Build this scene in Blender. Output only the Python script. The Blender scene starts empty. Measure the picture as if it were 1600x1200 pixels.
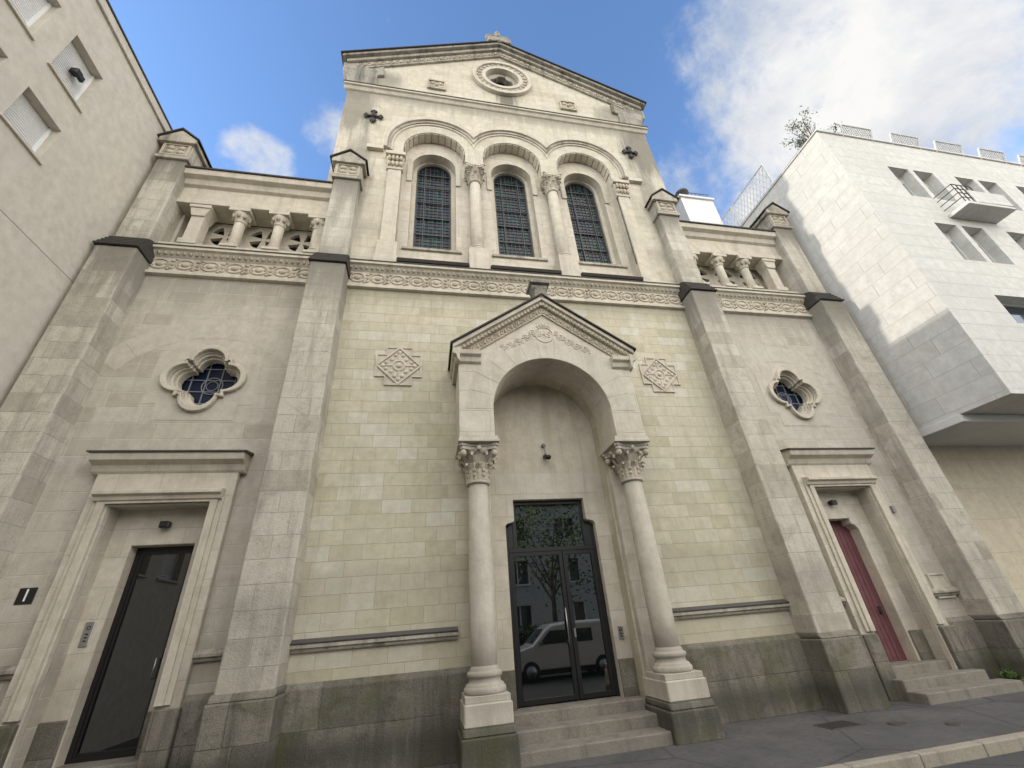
import bpy, bmesh, math, random
from mathutils import Vector, Matrix
random.seed(7)
SC=bpy.context.scene
COL=SC.collection
XC=2.57
pi=math.pi
# ------------------------------------------------------------------ helpers
class B:
    def __init__(s): s.v=[]; s.f=[]; s.sm=[]
    def add(s,vs,fs,smooth=False):
        n=len(s.v); s.v+= [tuple(p) for p in vs]
        for f in fs: s.f.append([i+n for i in f]); s.sm.append(smooth)
    def box(s,x0,x1,y0,y1,z0,z1):
        s.add([(x0,y0,z0),(x1,y0,z0),(x1,y1,z0),(x0,y1,z0),(x0,y0,z1),(x1,y0,z1),(x1,y1,z1),(x0,y1,z1)],
              [(0,3,2,1),(4,5,6,7),(0,1,5,4),(1,2,6,5),(2,3,7,6),(3,0,4,7)])
    def prism(s,pts,y0,y1):
        n=len(pts)
        vs=[(x,y0,z) for x,z in pts]+[(x,y1,z) for x,z in pts]
        fs=[list(range(n)),list(range(2*n-1,n-1,-1))]+[(i,(i+1)%n,(i+1)%n+n,i+n) for i in range(n)]
        s.add(vs,fs)
    def prismx(s,pts,x0,x1):
        n=len(pts)
        vs=[(x0,y,z) for y,z in pts]+[(x1,y,z) for y,z in pts]
        fs=[list(range(n)),list(range(2*n-1,n-1,-1))]+[(i,(i+1)%n,(i+1)%n+n,i+n) for i in range(n)]
        s.add(vs,fs)
    def strip(s,outer,inner,y0,y1):
        n=len(outer)
        for i in range(n-1):
            a,b,c,d=outer[i],outer[i+1],inner[i+1],inner[i]
            vs=[(p[0],y,p[1]) for y in (y0,y1) for p in (a,b,c,d)]
            fs=[(0,1,2,3),(7,6,5,4),(0,4,5,1),(3,2,6,7)]
            if i==0: fs.append((0,3,7,4))
            if i==n-2: fs.append((1,5,6,2))
            s.add(vs,fs)
    def lathe(s,cx,cy,prof,n=24,smooth=True):
        vs=[];fs=[]
        for r,z in prof:
            for k in range(n):
                a=2*pi*k/n; vs.append((cx+r*math.cos(a),cy+r*math.sin(a),z))
        m=len(prof)
        for j in range(m-1):
            for k in range(n):
                k2=(k+1)%n; fs.append((j*n+k,j*n+k2,(j+1)*n+k2,(j+1)*n+k))
        s.add(vs,fs,smooth)
        s.add([vs[k] for k in range(n)],[list(range(n))]); s.add([vs[(m-1)*n+k] for k in range(n)],[list(range(n))])
    def ring(s,cx,cy,cz,rx,rz,t,n=16,m=5,axis='y',a0=0,a1=2*pi):
        vs=[];fs=[];full=abs(a1-a0-2*pi)<1e-4
        N=n if full else n+1
        for i in range(N):
            a=a0+(a1-a0)*i/n; ca,sa=math.cos(a),math.sin(a)
            for j in range(m):
                b=2*pi*j/m; d=t*math.cos(b); e=t*math.sin(b)
                u=(rx+d)*ca; w=(rz+d)*sa
                if axis=='y': vs.append((cx+u,cy+e,cz+w))
                elif axis=='x': vs.append((cx+e,cy+u,cz+w))
                else: vs.append((cx+u,cy+w,cz+e))
        for i in range(n):
            i2=(i+1)%N
            for j in range(m):
                j2=(j+1)%m; fs.append((i*m+j,i2*m+j,i2*m+j2,i*m+j2))
        s.add(vs,fs,True)
    def tube(s,p,q,r,n=6,r2=None):
        p=Vector(p);q=Vector(q);d=(q-p).normalized()
        u=d.orthogonal().normalized();w=d.cross(u); r2=r if r2 is None else r2
        vs=[p+(u*math.cos(2*pi*k/n)+w*math.sin(2*pi*k/n))*r for k in range(n)]+[q+(u*math.cos(2*pi*k/n)+w*math.sin(2*pi*k/n))*r2 for k in range(n)]
        s.add(vs,[(k,(k+1)%n,(k+1)%n+n,k+n) for k in range(n)]+[list(range(n)),list(range(2*n-1,n-1,-1))],n>6)
    def ball(s,c,rx,ry,rz,n=8,m=6):
        vs=[(c[0],c[1],c[2]+rz)]
        for j in range(1,m):
            t=pi*j/m
            for k in range(n):
                a=2*pi*k/n; vs.append((c[0]+rx*math.sin(t)*math.cos(a),c[1]+ry*math.sin(t)*math.sin(a),c[2]+rz*math.cos(t)))
        vs.append((c[0],c[1],c[2]-rz)); fs=[]
        for k in range(n):
            k2=(k+1)%n; fs.append((0,1+k,1+k2)); fs.append((len(vs)-1,1+(m-2)*n+k2,1+(m-2)*n+k))
            for j in range(m-2): fs.append((1+j*n+k,1+(j+1)*n+k,1+(j+1)*n+k2,1+j*n+k2))
        s.add(vs,fs,True)
    def plate(s,outer,holes,a0,a1,axis='y'):
        cu=bpy.data.curves.new('tmp','CURVE'); cu.dimensions='2D'; cu.fill_mode='BOTH'; cu.extrude=(a1-a0)/2
        for pts in [outer]+holes:
            sp=cu.splines.new('POLY'); sp.points.add(len(pts)-1)
            for i,p in enumerate(pts): sp.points[i].co=(p[0],p[1],0,1)
            sp.use_cyclic_u=True
        o=bpy.data.objects.new('tmp',cu); COL.objects.link(o); bpy.context.view_layer.update()
        me=o.evaluated_get(bpy.context.evaluated_depsgraph_get()).to_mesh()
        mid=(a0+a1)/2
        if axis=='y': vs=[(v.co.x,mid+v.co.z,v.co.y) for v in me.vertices]
        elif axis=='x': vs=[(mid+v.co.z,v.co.x,v.co.y) for v in me.vertices]
        else: vs=[(v.co.x,v.co.y,mid+v.co.z) for v in me.vertices]
        s.add(vs,[list(p.vertices) for p in me.polygons])
        bpy.data.objects.remove(o); bpy.data.curves.remove(cu)
    def obj(s,name,mat,parent=None,bevel=0.0,recalc=True,seg=1):
        me=bpy.data.meshes.new(name); me.from_pydata(s.v,[],s.f)
        for p,k in zip(me.polygons,s.sm): p.use_smooth=k
        if recalc:
            bm=bmesh.new(); bm.from_mesh(me); bmesh.ops.remove_doubles(bm,verts=bm.verts,dist=1e-5)
            bmesh.ops.recalc_face_normals(bm,faces=bm.faces); bm.to_mesh(me); bm.free()
        me.materials.append(mat)
        o=bpy.data.objects.new(name,me); COL.objects.link(o)
        if parent: o.parent=parent
        if bevel:
            m=o.modifiers.new('bev','BEVEL'); m.width=bevel; m.segments=seg; m.limit_method='ANGLE'; m.angle_limit=math.radians(35)
        return o
def empty(name):
    o=bpy.data.objects.new(name,None); COL.objects.link(o); return o
def text(name,body,size,loc,rot,mat,parent,ext=.006):
    cu=bpy.data.curves.new(name,'FONT'); cu.body=body; cu.size=size; cu.extrude=ext; cu.align_x='CENTER'; cu.align_y='CENTER'; cu.materials.append(mat)
    o=bpy.data.objects.new(name,cu); COL.objects.link(o); o.location=loc; o.rotation_euler=rot; o.parent=parent; return o
def arc(cx,cz,r,a0,a1,n):
    return [(cx+r*math.cos(a0+(a1-a0)*i/n),cz+r*math.sin(a0+(a1-a0)*i/n)) for i in range(n+1)]
def rect(x0,x1,z0,z1): return [(x0,z0),(x1,z0),(x1,z1),(x0,z1)]
def archpts(cx,hw,z0,zs,n=24):
    return [(cx-hw,z0),(cx+hw,z0)]+arc(cx,zs,hw,0,pi,n)
def quatre(cx,cz,k,n=10):
    c=.36*k; r=.285*k; q=.40*k; pts=[]
    for i in range(4):
        th=i*pi/2; ct,st=math.cos(th),math.sin(th)
        loc=[(c,-r)]+[(c+r*math.cos(a),r*math.sin(a)) for a in [(-pi/2+pi*j/n) for j in range(1,n)]]+[(c,r),(q*.93,q*.93)]
        for x,z in loc: pts.append((cx+x*ct-z*st,cz+x*st+z*ct))
    return pts
# ------------------------------------------------------------------ materials
def nodes(m):
    m.use_nodes=True; nt=m.node_tree; nt.nodes.clear(); return nt
class N:
    def __init__(s,nt): s.nt=nt
    def n(s,t,**k):
        o=s.nt.nodes.new(t)
        for a,b in k.items(): setattr(o,a,b)
        return o
    def l(s,a,b): s.nt.links.new(a,b)
    def setin(s,sock,v):
        if isinstance(v,bpy.types.NodeSocket): s.l(v,sock)
        else: sock.default_value=v
    def math(s,op,a,b=0.0,c=None,clamp=False):
        o=s.n('ShaderNodeMath',operation=op); o.use_clamp=clamp; s.setin(o.inputs[0],a); s.setin(o.inputs[1],b)
        if c is not None: s.setin(o.inputs[2],c)
        return o.outputs[0]
    def noise(s,vec,scale,detail=4,rough=.55,dist=0.0):
        o=s.n('ShaderNodeTexNoise'); s.l(vec,o.inputs['Vector']); o.inputs['Scale'].default_value=scale; o.inputs['Detail'].default_value=detail; o.inputs['Roughness'].default_value=rough; o.inputs['Distortion'].default_value=dist
        return o.outputs['Fac']
    def ramp(s,fac,a,b,ca=(0,0,0,1),cb=(1,1,1,1)):
        o=s.n('ShaderNodeValToRGB'); s.l(fac,o.inputs[0]); e=o.color_ramp.elements
        e[0].position=a;e[0].color=ca;e[1].position=b;e[1].color=cb; return o.outputs[0]
    def sm(s,x,a,b_):
        o=s.n('ShaderNodeMapRange',interpolation_type='SMOOTHSTEP'); s.l(x,o.inputs[0]); o.inputs[1].default_value=a; o.inputs[2].default_value=b_; return o.outputs[0]
    def mix(s,fac,a,b,mode='MIX'):
        o=s.n('ShaderNodeMix',data_type='RGBA',blend_type=mode); s.setin(o.inputs[0],fac); s.setin(o.inputs[6],a); s.setin(o.inputs[7],b); return o.outputs[2]
    def pbsdf(s,col,rough=.85,normal=None,**k):
        p=s.n('ShaderNodeBsdfPrincipled'); s.setin(p.inputs['Base Color'],col); s.setin(p.inputs['Roughness'],rough)
        for a,b in k.items(): s.setin(p.inputs[a],b)
        if normal is not None: s.l(normal,p.inputs['Normal'])
        o=s.n('ShaderNodeOutputMaterial'); s.l(p.outputs[0],o.inputs[0]); return p
    def bump(s,h,strength=.4,dist=.01,prev=None):
        o=s.n('ShaderNodeBump'); o.inputs['Strength'].default_value=strength; o.inputs['Distance'].default_value=dist; s.l(h,o.inputs['Height'])
        if prev is not None: s.l(prev,o.inputs['Normal'])
        return o.outputs[0]
def c4(c): return (c[0],c[1],c[2],1)
def stone(name,c1,c2,mortar,w=.6,h=.27,ms=.006,stain=(.16,.15,.13),stainamt=.5,moss=0.0,seed=0.,mort_on=True,rough=.88,low=None,bumpy=.5,drips=(),spots=(),mortamt=.6,pitamt=.45,oddtone=None,odd2=None,speck=0.,patch=0.):
    m=bpy.data.materials.new(name); q=N(nodes(m))
    g=q.n('ShaderNodeNewGeometry'); pos=g.outputs['Position']
    sp=q.n('ShaderNodeSeparateXYZ'); q.l(pos,sp.inputs[0]); sn=q.n('ShaderNodeSeparateXYZ'); q.l(g.outputs['True Normal'],sn.inputs[0])
    side=q.math('GREATER_THAN',q.math('ABSOLUTE',sn.outputs[0]),.7)
    u=q.math('ADD',q.math('MULTIPLY',side,q.math('ADD',sp.outputs[1],.13)),q.math('MULTIPLY',q.math('SUBTRACT',1.0,side),sp.outputs[0]))
    u=q.math('ADD',u,seed)
    mid=q.noise(pos,5,4,.65); big=q.noise(pos,.6,4,.6); fine=q.noise(pos,34,3,.7)
    wob=q.math('MULTIPLY',q.math('SUBTRACT',mid,.5),.022)
    cv=q.n('ShaderNodeCombineXYZ'); q.l(q.math('ADD',u,wob),cv.inputs[0]); q.l(q.math('ADD',sp.outputs[2],wob),cv.inputs[1])
    if mort_on:
        br=q.n('ShaderNodeTexBrick',offset=.5,squash=.75,squash_frequency=3); q.l(cv.outputs[0],br.inputs['Vector'])
        br.inputs['Color1'].default_value=(0,0,0,1); br.inputs['Color2'].default_value=(1,1,1,1); br.inputs['Mortar'].default_value=(.5,.5,.5,1)
        br.inputs['Scale'].default_value=1; br.inputs['Mortar Size'].default_value=ms; br.inputs['Mortar Smooth'].default_value=.35
        br.inputs['Brick Width'].default_value=w; br.inputs['Row Height'].default_value=h; br.inputs['Bias'].default_value=0
        col=q.mix(br.outputs['Color'],c4(c1),c4(c2))
        od=q.n('ShaderNodeSeparateColor'); q.l(br.outputs['Color'],od.inputs[0])
        if oddtone: col=q.mix(q.math('MULTIPLY',q.sm(od.outputs[0],.80,.86),.6),col,c4(oddtone))
        if odd2: col=q.mix(q.math('MULTIPLY',q.math('SUBTRACT',1.0,q.sm(od.outputs[0],.12,.20)),.7),col,c4(odd2))
    else:
        col=q.mix(big,c4(c1),c4(c2))
    col=q.mix(q.ramp(mid,.32,.66),q.mix(1.0,col,(.82,.81,.79,1),'MULTIPLY'),col)
    col=q.mix(q.math('MULTIPLY',q.ramp(big,.45,.7),.55),col,c4(tuple(x*.80 for x in c2)))
    mp=q.n('ShaderNodeMapping'); mp.inputs['Scale'].default_value=(2.4,2.4,.24); q.l(pos,mp.inputs[0])
    st=q.noise(mp.outputs[0],1.6,5,.68)
    sf=q.math('MULTIPLY',q.ramp(st,.50,.72),stainamt)
    col=q.mix(sf,col,c4(stain))
    if patch:
        pn=q.noise(pos,1.9,5,.72,.6)
        col=q.mix(q.math('MULTIPLY',q.ramp(pn,.53,.66),patch),col,c4(tuple(x*.85 for x in stain)))
    pit=q.ramp(q.noise(pos,15,4,.8),.30,.44)
    col=q.mix(q.math('MULTIPLY',q.math('SUBTRACT',1.0,pit),pitamt),col,c4(tuple(x*1.2 for x in stain)))
    if speck:
        s1=q.noise(pos,75,2,.8)
        col=q.mix(q.math('MULTIPLY',q.ramp(s1,.42,.60),speck),col,q.mix(1.0,col,(.45,.44,.42,1),'MULTIPLY'))
        col=q.mix(q.math('MULTIPLY',q.ramp(mid,.52,.62),speck*.6),col,q.mix(1.0,col,(.6,.6,.58,1),'MULTIPLY'))
    for (zt,ln,am) in drips:
        f1=q.sm(sp.outputs[2],zt-ln,zt); f2=q.math('SUBTRACT',1.0,q.sm(sp.outputs[2],zt,zt+ln*.5))
        ff=q.math('MULTIPLY',q.math('MULTIPLY',f1,f2),q.sm(q.math('ADD',st,q.math('MULTIPLY',f1,.22)),.42,.68))
        col=q.mix(q.math('MULTIPLY',ff,am),col,c4(tuple(x*.75 for x in stain)))
    for (sx,sz,wx,hz,am) in spots:
        dx=q.math('DIVIDE',q.math('SUBTRACT',sp.outputs[0],sx),wx); dz=q.math('DIVIDE',q.math('SUBTRACT',sp.outputs[2],sz),hz)
        dd=q.math('SQRT',q.math('ADD',q.math('MULTIPLY',dx,dx),q.math('MULTIPLY',dz,dz)))
        ff=q.math('SUBTRACT',1.0,q.sm(q.math('ADD',dd,q.math('MULTIPLY',q.math('SUBTRACT',st,.5),1.6)),.45,1.05))
        col=q.mix(q.math('MULTIPLY',ff,am),col,c4(tuple(x*.6 for x in stain)))
    if low:
        lz=q.ramp(q.math('ADD',q.math('MULTIPLY',sp.outputs[2],1/low),q.math('MULTIPLY',q.math('SUBTRACT',st,.5),.9)),.1,1.0)
        col=q.mix(q.math('MULTIPLY',q.math('SUBTRACT',1.0,lz),.55),col,c4(stain))
    if moss:
        mf=q.math('MULTIPLY',q.ramp(q.noise(pos,1.3,4,.7),.50,.66),moss); col=q.mix(mf,col,(.085,.088,.032,1))
    nrm=None
    if mort_on:
        col=q.mix(q.math('MULTIPLY',br.outputs['Fac'],q.math('MULTIPLY',q.ramp(mid,.25,.6),mortamt)),col,c4(mortar))
        nrm=q.bump(q.math('SUBTRACT',1.0,br.outputs['Fac']),.7,.012)
    nrm=q.bump(q.math('ADD',fine,q.math('MULTIPLY',mid,1.5)),bumpy,.008,nrm)
    q.pbsdf(col,rough,nrm,**{'Specular IOR Level':.25}); return m
def plain(name,col,rough=.6,metal=0.,noise=0.,ns=20,bump=0.,**k):
    m=bpy.data.materials.new(name); q=N(nodes(m)); g=q.n('ShaderNodeNewGeometry')
    c=c4(col); nrm=None
    if noise or bump:
        nf=q.noise(g.outputs['Position'],ns,4,.65)
        if noise: c=q.mix(q.math('MULTIPLY',q.ramp(nf,.3,.7),noise),c,c4(tuple(x*.45 for x in col)))
        if bump: nrm=q.bump(nf,bump,.01)
    q.pbsdf(c,rough,nrm,Metallic=metal,**k); return m

M_wall=stone('wall_limestone',(.53,.49,.355),(.59,.555,.445),(.30,.27,.20),w=.56,h=.268,ms=.005,stainamt=.34,stain=(.33,.30,.22),low=2.4,drips=((9.35,.9,.55),(2.6,1.0,.3)),oddtone=(.62,.60,.52),odd2=(.48,.445,.325),pitamt=.3,mortamt=.65,patch=.18)
M_aisle=stone('aisle_limestone',(.50,.46,.385),(.55,.51,.44),(.59,.56,.49),w=.75,h=.33,ms=.010,stainamt=.45,stain=(.32,.29,.24),seed=.21,low=2.4,drips=((9.35,1.4,.6),(1.7,.5,.4)),mortamt=.55,odd2=(.44,.40,.33),patch=.28)
M_butt=stone('buttress_limestone',(.50,.465,.39),(.58,.545,.465),(.30,.28,.23),w=.85,h=.37,ms=.008,stainamt=.7,stain=(.25,.235,.195),seed=.37,bumpy=1.2,drips=((9.6,2.2,.85),(13.1,1.6,.9),(2.2,1.2,.35)),pitamt=.65,mortamt=.6,odd2=(.39,.36,.295),patch=.38)
M_upper=stone('upper_limestone',(.55,.505,.40),(.61,.57,.475),(.38,.35,.285),w=.7,h=.36,ms=.006,stainamt=.45,stain=(.30,.275,.225),seed=.1,drips=((18.5,1.0,.7),(11.6,.8,.4)),spots=((XC+.1,19.5,.5,.85,1.0),(XC-5.3,17.4,.8,1.8,.75),(XC+5.2,17.2,.95,2.0,.85),(XC-4.9,14.0,.5,2.8,.6),(XC+4.9,14.0,.5,2.8,.6),(XC+.5,22.3,1.2,.5,.7),(XC+4.4,19.6,.8,.8,.6),(XC-4.4,19.6,.8,.8,.6)),odd2=(.49,.45,.35),patch=.15)
M_trim=stone('dressed_limestone',(.55,.50,.405),(.62,.575,.485),(.4,.37,.3),mort_on=False,stainamt=.55,stain=(.30,.27,.215),patch=.22)
M_shaft=stone('column_limestone',(.53,.485,.405),(.60,.56,.48),(.4,.37,.3),mort_on=False,stainamt=.6,stain=(.33,.30,.245),bumpy=.4,drips=((1.2,.9,.6),(4.1,1.6,.3)),patch=.2)
M_trimj=stone('jointed_dressed_limestone',(.57,.52,.43),(.63,.585,.50),(.36,.33,.27),w=.9,h=.46,ms=.006,stainamt=.4,stain=(.35,.315,.255),seed=.6,drips=((1.3,1.0,.4),(8.2,.9,.35)),spots=((XC,7.02,.55,.22,.5),),patch=.18)
M_carve=stone('carved_limestone',(.46,.40,.305),(.55,.50,.40),(.4,.37,.3),mort_on=False,stainamt=.7,stain=(.20,.178,.14),patch=.3)
M_weath=stone('weathered_limestone',(.36,.33,.275),(.49,.455,.38),(.3,.28,.24),w=.6,h=.4,ms=.01,stainamt=1.0,stain=(.115,.108,.092),pitamt=.7,patch=.4)
M_kneel=stone('blackened_limestone',(.25,.235,.20),(.38,.355,.30),(.2,.19,.16),w=.8,h=.45,ms=.01,stainamt=1.0,stain=(.08,.076,.065),pitamt=.8,patch=.5)
M_gran=stone('granite_plinth',(.20,.185,.155),(.29,.265,.225),(.07,.066,.055),w=1.1,h=.6,ms=.009,stainamt=.8,stain=(.082,.077,.062),moss=.55,seed=.4,drips=((.30,.6,.75),),speck=.6,bumpy=1.0,odd2=(.15,.14,.118),patch=.5)
M_step=stone('granite_step',(.22,.205,.175),(.32,.295,.255),(.2,.2,.2),mort_on=False,stainamt=.7,stain=(.12,.11,.09),speck=.5,patch=.3)
M_kerb=stone('granite_kerb',(.36,.325,.26),(.44,.40,.33),(.2,.2,.2),mort_on=False,stainamt=.6,stain=(.18,.16,.13),speck=.35)
M_slate=plain('mossy_slate',(.055,.048,.042),.9,noise=.6,ns=9,bump=.8)
M_lead=plain('lead_flashing',(.085,.08,.075),.7,noise=.5,ns=6,bump=.3)
M_plaster=stone('tympanum_plaster',(.55,.495,.405),(.61,.565,.475),(.4,.4,.3),mort_on=False,stainamt=.75,stain=(.40,.34,.25),bumpy=.3,drips=((7.0,1.6,.35),),patch=.3)
M_black=plain('black_metal',(.008,.008,.009),.4)
M_iron=plain('black_iron',(.02,.018,.017),.7,noise=.3)
M_steel=plain('brushed_steel',(.45,.45,.44),.35,metal=.9,noise=.2,ns=60)
M_grey=plain('grey_plastic',(.22,.22,.22),.5)
M_came=plain('lead_came',(.22,.24,.26),.55)
M_came2=plain('dark_lead_came',(.055,.06,.065),.5)
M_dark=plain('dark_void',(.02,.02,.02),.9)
M_white=plain('white_enamel',(.8,.8,.78),.4)
M_glass=plain('door_glass',(.004,.005,.005),.01,IOR=2.6)
M_glass2=plain('side_door_glass',(.004,.005,.005),.01,IOR=1.9)
M_wglass=plain('window_pane_glass',(.03,.04,.05),.05,IOR=1.7)
def stained(name,sx,sz,cols,rough):
    m=bpy.data.materials.new(name); q=N(nodes(m)); g=q.n('ShaderNodeNewGeometry')
    mp=q.n('ShaderNodeMapping'); mp.inputs['Scale'].default_value=(sx,1,sz); q.l(g.outputs['Position'],mp.inputs[0])
    sn=q.n('ShaderNodeVectorMath',operation='FLOOR'); q.l(mp.outputs[0],sn.inputs[0])
    wn=q.n('ShaderNodeTexWhiteNoise'); q.l(sn.outputs[0],wn.inputs['Vector'])
    r=q.n('ShaderNodeValToRGB'); q.l(wn.outputs['Value'],r.inputs[0]); cr=r.color_ramp; cr.interpolation='CONSTANT'
    cr.elements[0].color=c4(cols[0]); cr.elements[1].position=.45; cr.elements[1].color=c4(cols[1])
    for p,c in ((.68,cols[2]),(.84,cols[3]),(.93,cols[4])):
        e=cr.elements.new(p); e.color=c4(c)
    nf=q.noise(g.outputs['Position'],12,3); q.pbsdf(r.outputs[0],rough,q.bump(nf,.5,.01),**{'Specular IOR Level':.3}); return m
M_stain=stained('stained_glass',7.9,6.9,((.010,.014,.022),(.014,.024,.04),(.012,.06,.05),(.045,.028,.018),(.018,.075,.04)),.25)
M_stain2=stained('navy_stained_glass',3.6,3.6,((.008,.014,.035),(.012,.022,.055),(.010,.016,.04),(.02,.028,.055),(.01,.018,.04)),.2)
# ------------------------------------------------------------------ CHAPEL
CH=empty('stone_chapel')
FZ0,FZ1=9.32,10.15
AR=1.28; ZS=5.57
w=B()
w.prism([(XC-4.66,0),(XC-AR,0),(XC-AR,ZS)]+arc(XC,ZS,AR,pi,0,32)[1:-1]+[(XC+AR,ZS),(XC+AR,0),(XC+4.66,0),(XC+4.66,FZ0),(XC-4.66,FZ0)],0,.6)
w.obj('central_wall',M_wall,CH)
ds=[(XC-.97,.3),(XC-.97,3.50),(XC-.93,3.55),(XC-.80,3.58),(XC-.78,3.62),(XC-.78,4.03),(XC+.78,4.03),(XC+.78,3.62),(XC+.80,3.58),(XC+.93,3.55),(XC+.97,3.50),(XC+.97,.3)]
t=B(); t.prism([(XC-1.31,.3)]+ds[:6]+[(XC-.78,4.6),(XC-1.31,4.6)],.30,.62)
t.prism([(XC+1.31,.3),(XC+1.31,4.6),(XC+.78,4.6)]+ds[6:],.30,.62); t.box(XC-.78,XC+.78,.30,.62,4.03,4.6)
t.obj('door_jamb_wall',M_trimj,CH)
t=B(); t.prism([(XC-1.31,4.6),(XC+1.31,4.6)]+arc(XC,ZS,1.31,0,pi,32),.31,.62); t.obj('tympanum',M_plaster,CH)
for (a,b) in ((-4.66,-1.98),(1.98,4.66)):
    s=B(); s.prismx([(-.0,1.60),(-.05,1.60),(-.06,1.64),(-.10,1.66),(-.10,1.70),(-.06,1.74),(0,1.76)],XC+a,XC+b); s.obj('string_course',M_weath,CH)
    s=B(); s.prismx([(-.0,1.76),(-.11,1.72),(-.115,1.735),(0,1.79)],XC+a,XC+b); s.obj('string_course_flashing',M_lead,CH)
    s=B(); s.prismx([(0.01,-.2),(-.11,-.2),(-.11,1.12),(-.04,1.19),(.01,1.19)],XC+a-(0 if a<0 else .5),XC+b+(.5 if a<0 else 0)); s.obj('granite_plinth',M_gran,CH,.012)
def frieze(x0,x1,y=0.0,z0=FZ0,z1=FZ1):
    f=B()
    f.box(x0,x1,y-.03,y+.5,z0,z1-.02)
    f.prismx([(y-.03,z0),(y-.09,z0+.02),(y-.09,z0+.09),(y-.05,z0+.13),(y-.03,z0+.15)],x0,x1)
    f.prismx([(y-.03,z1-.28),(y-.06,z1-.25),(y-.14,z1-.13),(y-.20,z1-.11),(y-.20,z1-.03),(y-.03,z1-.02)],x0,x1)
    f.obj('frieze_band',M_trim,CH)
    c=B(); n=max(1,round((x1-x0)/.5)); d=(x1-x0)/n; zc=(z0+.15+z1-.28)/2; hh=(z1-z0-.43)/2
    for i in range(n):
        xc=x0+d*(i+.5)
        c.ring(xc,y-.035,zc,d*.36,hh*.72,.022,14,5)
        c.ball((xc,y-.035,zc),d*.17,.035,hh*.34,8,5)
        for sg in (-1,1):
            c.ball((xc+d*.5,y-.035,zc+sg*hh*.55),d*.12,.03,hh*.22,6,4)
            c.ball((xc+sg*d*.25,y-.035,zc+sg*hh*.1),.02,.03,.05,5,4)
            c.ball((xc+sg*d*.36,y-.035,zc-sg*hh*.75),.05,.03,.03,5,4)
        c.ball((xc+d*.5,y-.035,zc),d*.07,.035,hh*.3,6,4)
    nb=int((x1-x0)/.13)
    for i in range(nb):
        xc=x0+(x1-x0)*(i+.5)/nb
        c.ball((xc,y-.10,z1-.185),.045,.04,.055,5,4)
    c.obj('frieze_carving',M_carve,CH,recalc=False)
    l=B(); l.prismx([(y-.03,z1-.005),(y-.22,z1-.035),(y-.225,z1-.015),(y+.02,z1+.02)],x0,x1); l.obj('frieze_flashing',M_lead,CH)
frieze(XC-4.68,XC+4.68)
HU=5.66; c3=(XC-2.6,XC,XC+2.6); ZA=15.55; RA=1.0
hole=[(XC-3.6,10.4),(XC+3.6,10.4)]
for cx in reversed(c3):
    hole.append((cx+RA,14.95)); hole+=arc(cx,ZA,RA,0,pi,24); hole.append((cx-RA,14.95))
u=B(); u.plate(rect(XC-HU,XC+HU,10.13,18.66),[hole],0,.36); u.obj('upper_wall',M_upper,CH)
u=B(); u.plate(rect(XC-3.9,XC+3.9,10.1,17.2),[archpts(cx,.70,11.35,15.12) for cx in c3],.36,.62); u.obj('window_wall',M_trimj,CH)
u=B(); u.plate(rect(XC-3.9,XC+3.9,10.1,17.2),[archpts(cx,.57,11.5,15.20) for cx in c3],.62,.85); u.obj('window_reveal',M_trim,CH)
for cx in c3:
    g=B(); g.prism(archpts(cx,.60,11.45,15.2),.76,.80); g.obj('stained_glass_window',M_stain,CH)
    c=B()
    for k in range(-4,5):
        x=cx+k*.127; top=15.2+math.sqrt(max(0,.57**2-(x-cx)**2)); c.box(x-.007,x+.007,.735,.76,11.5,top)
    z=11.6
    while z<15.7:
        hw=.57 if z<15.2 else math.sqrt(max(0,.57**2-(z-15.2)**2))
        c.box(cx-hw,cx+hw,.74,.76,z-.005,z+.005); z+=.145
    for z in (12.3,13.05,13.8,14.55,15.2): c.box(cx-.57,cx+.57,.70,.735,z-.014,z+.014)
    for sx in (-.3,.3): c.box(cx+sx-.012,cx+sx+.012,.705,.735,11.5,15.2+math.sqrt(.57**2-.3**2))
    ar=[(cx-.57,11.5)]+arc(cx,15.2,.57,pi,0,20)+[(cx+.57,11.5)]; ai=[(cx-.53,11.5)]+arc(cx,15.2,.53,pi,0,20)+[(cx+.53,11.5)]
    c.strip(ar,ai,.70,.755)
    c.obj('window_lead_lines',M_came2,CH)
    h=B(); h.strip([(cx-.86,14.3)]+arc(cx,15.12,.86,pi,0,24)+[(cx+.86,14.3)],[(cx-.70,14.3)]+arc(cx,15.12,.70,pi,0,24)+[(cx+.70,14.3)],.32,.36); h.obj('window_hood',M_trim,CH)
    s=B(); s.prismx([(.36,11.2),(.30,11.22),(.30,11.30),(.62,11.40),(.62,11.2)],cx-.85,cx+.85); s.obj('window_sill',M_weath,CH)
rb=B()
for cx in c3:
    for i in range(13):
        a=pi*(i+.5)/13; x=cx+math.cos(a)*.985; z=ZA+math.sin(a)*.985; tx,tz=-math.sin(a),math.cos(a)
        rb.prism([(x+tx*.11,z+tz*.11),(x-tx*.11,z-tz*.11),(x-tx*.10-math.cos(a)*.03,z-tz*.10-math.sin(a)*.03),(x+tx*.10-math.cos(a)*.03,z+tz*.10-math.sin(a)*.03)],.02,.34)
rb.obj('arch_soffit_stones',M_trim,CH,.006)
def triple(r,zc):
    pts=[]
    ac=math.acos(1.3/r)
    for i,cx in enumerate(c3):
        a0=pi if i==0 else pi-ac; a1=0 if i==2 else ac
        if i==0: pts.append((cx-r,zc-.35))
        pts+=arc(cx,zc,r,a0,a1,20)
        if i==2: pts.append((cx+r,zc-.35))
    return pts
h=B(); h.strip(triple(1.66,15.62),triple(1.50,15.62),-.13,0); h.obj('arcade_hood_mould',M_trim,CH,.01)
h=B(); h.strip(triple(1.50,15.62),triple(1.40,15.62),-.075,0); h.obj('arcade_hood_mould_inner',M_weath,CH,.01)
h=B()
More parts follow.
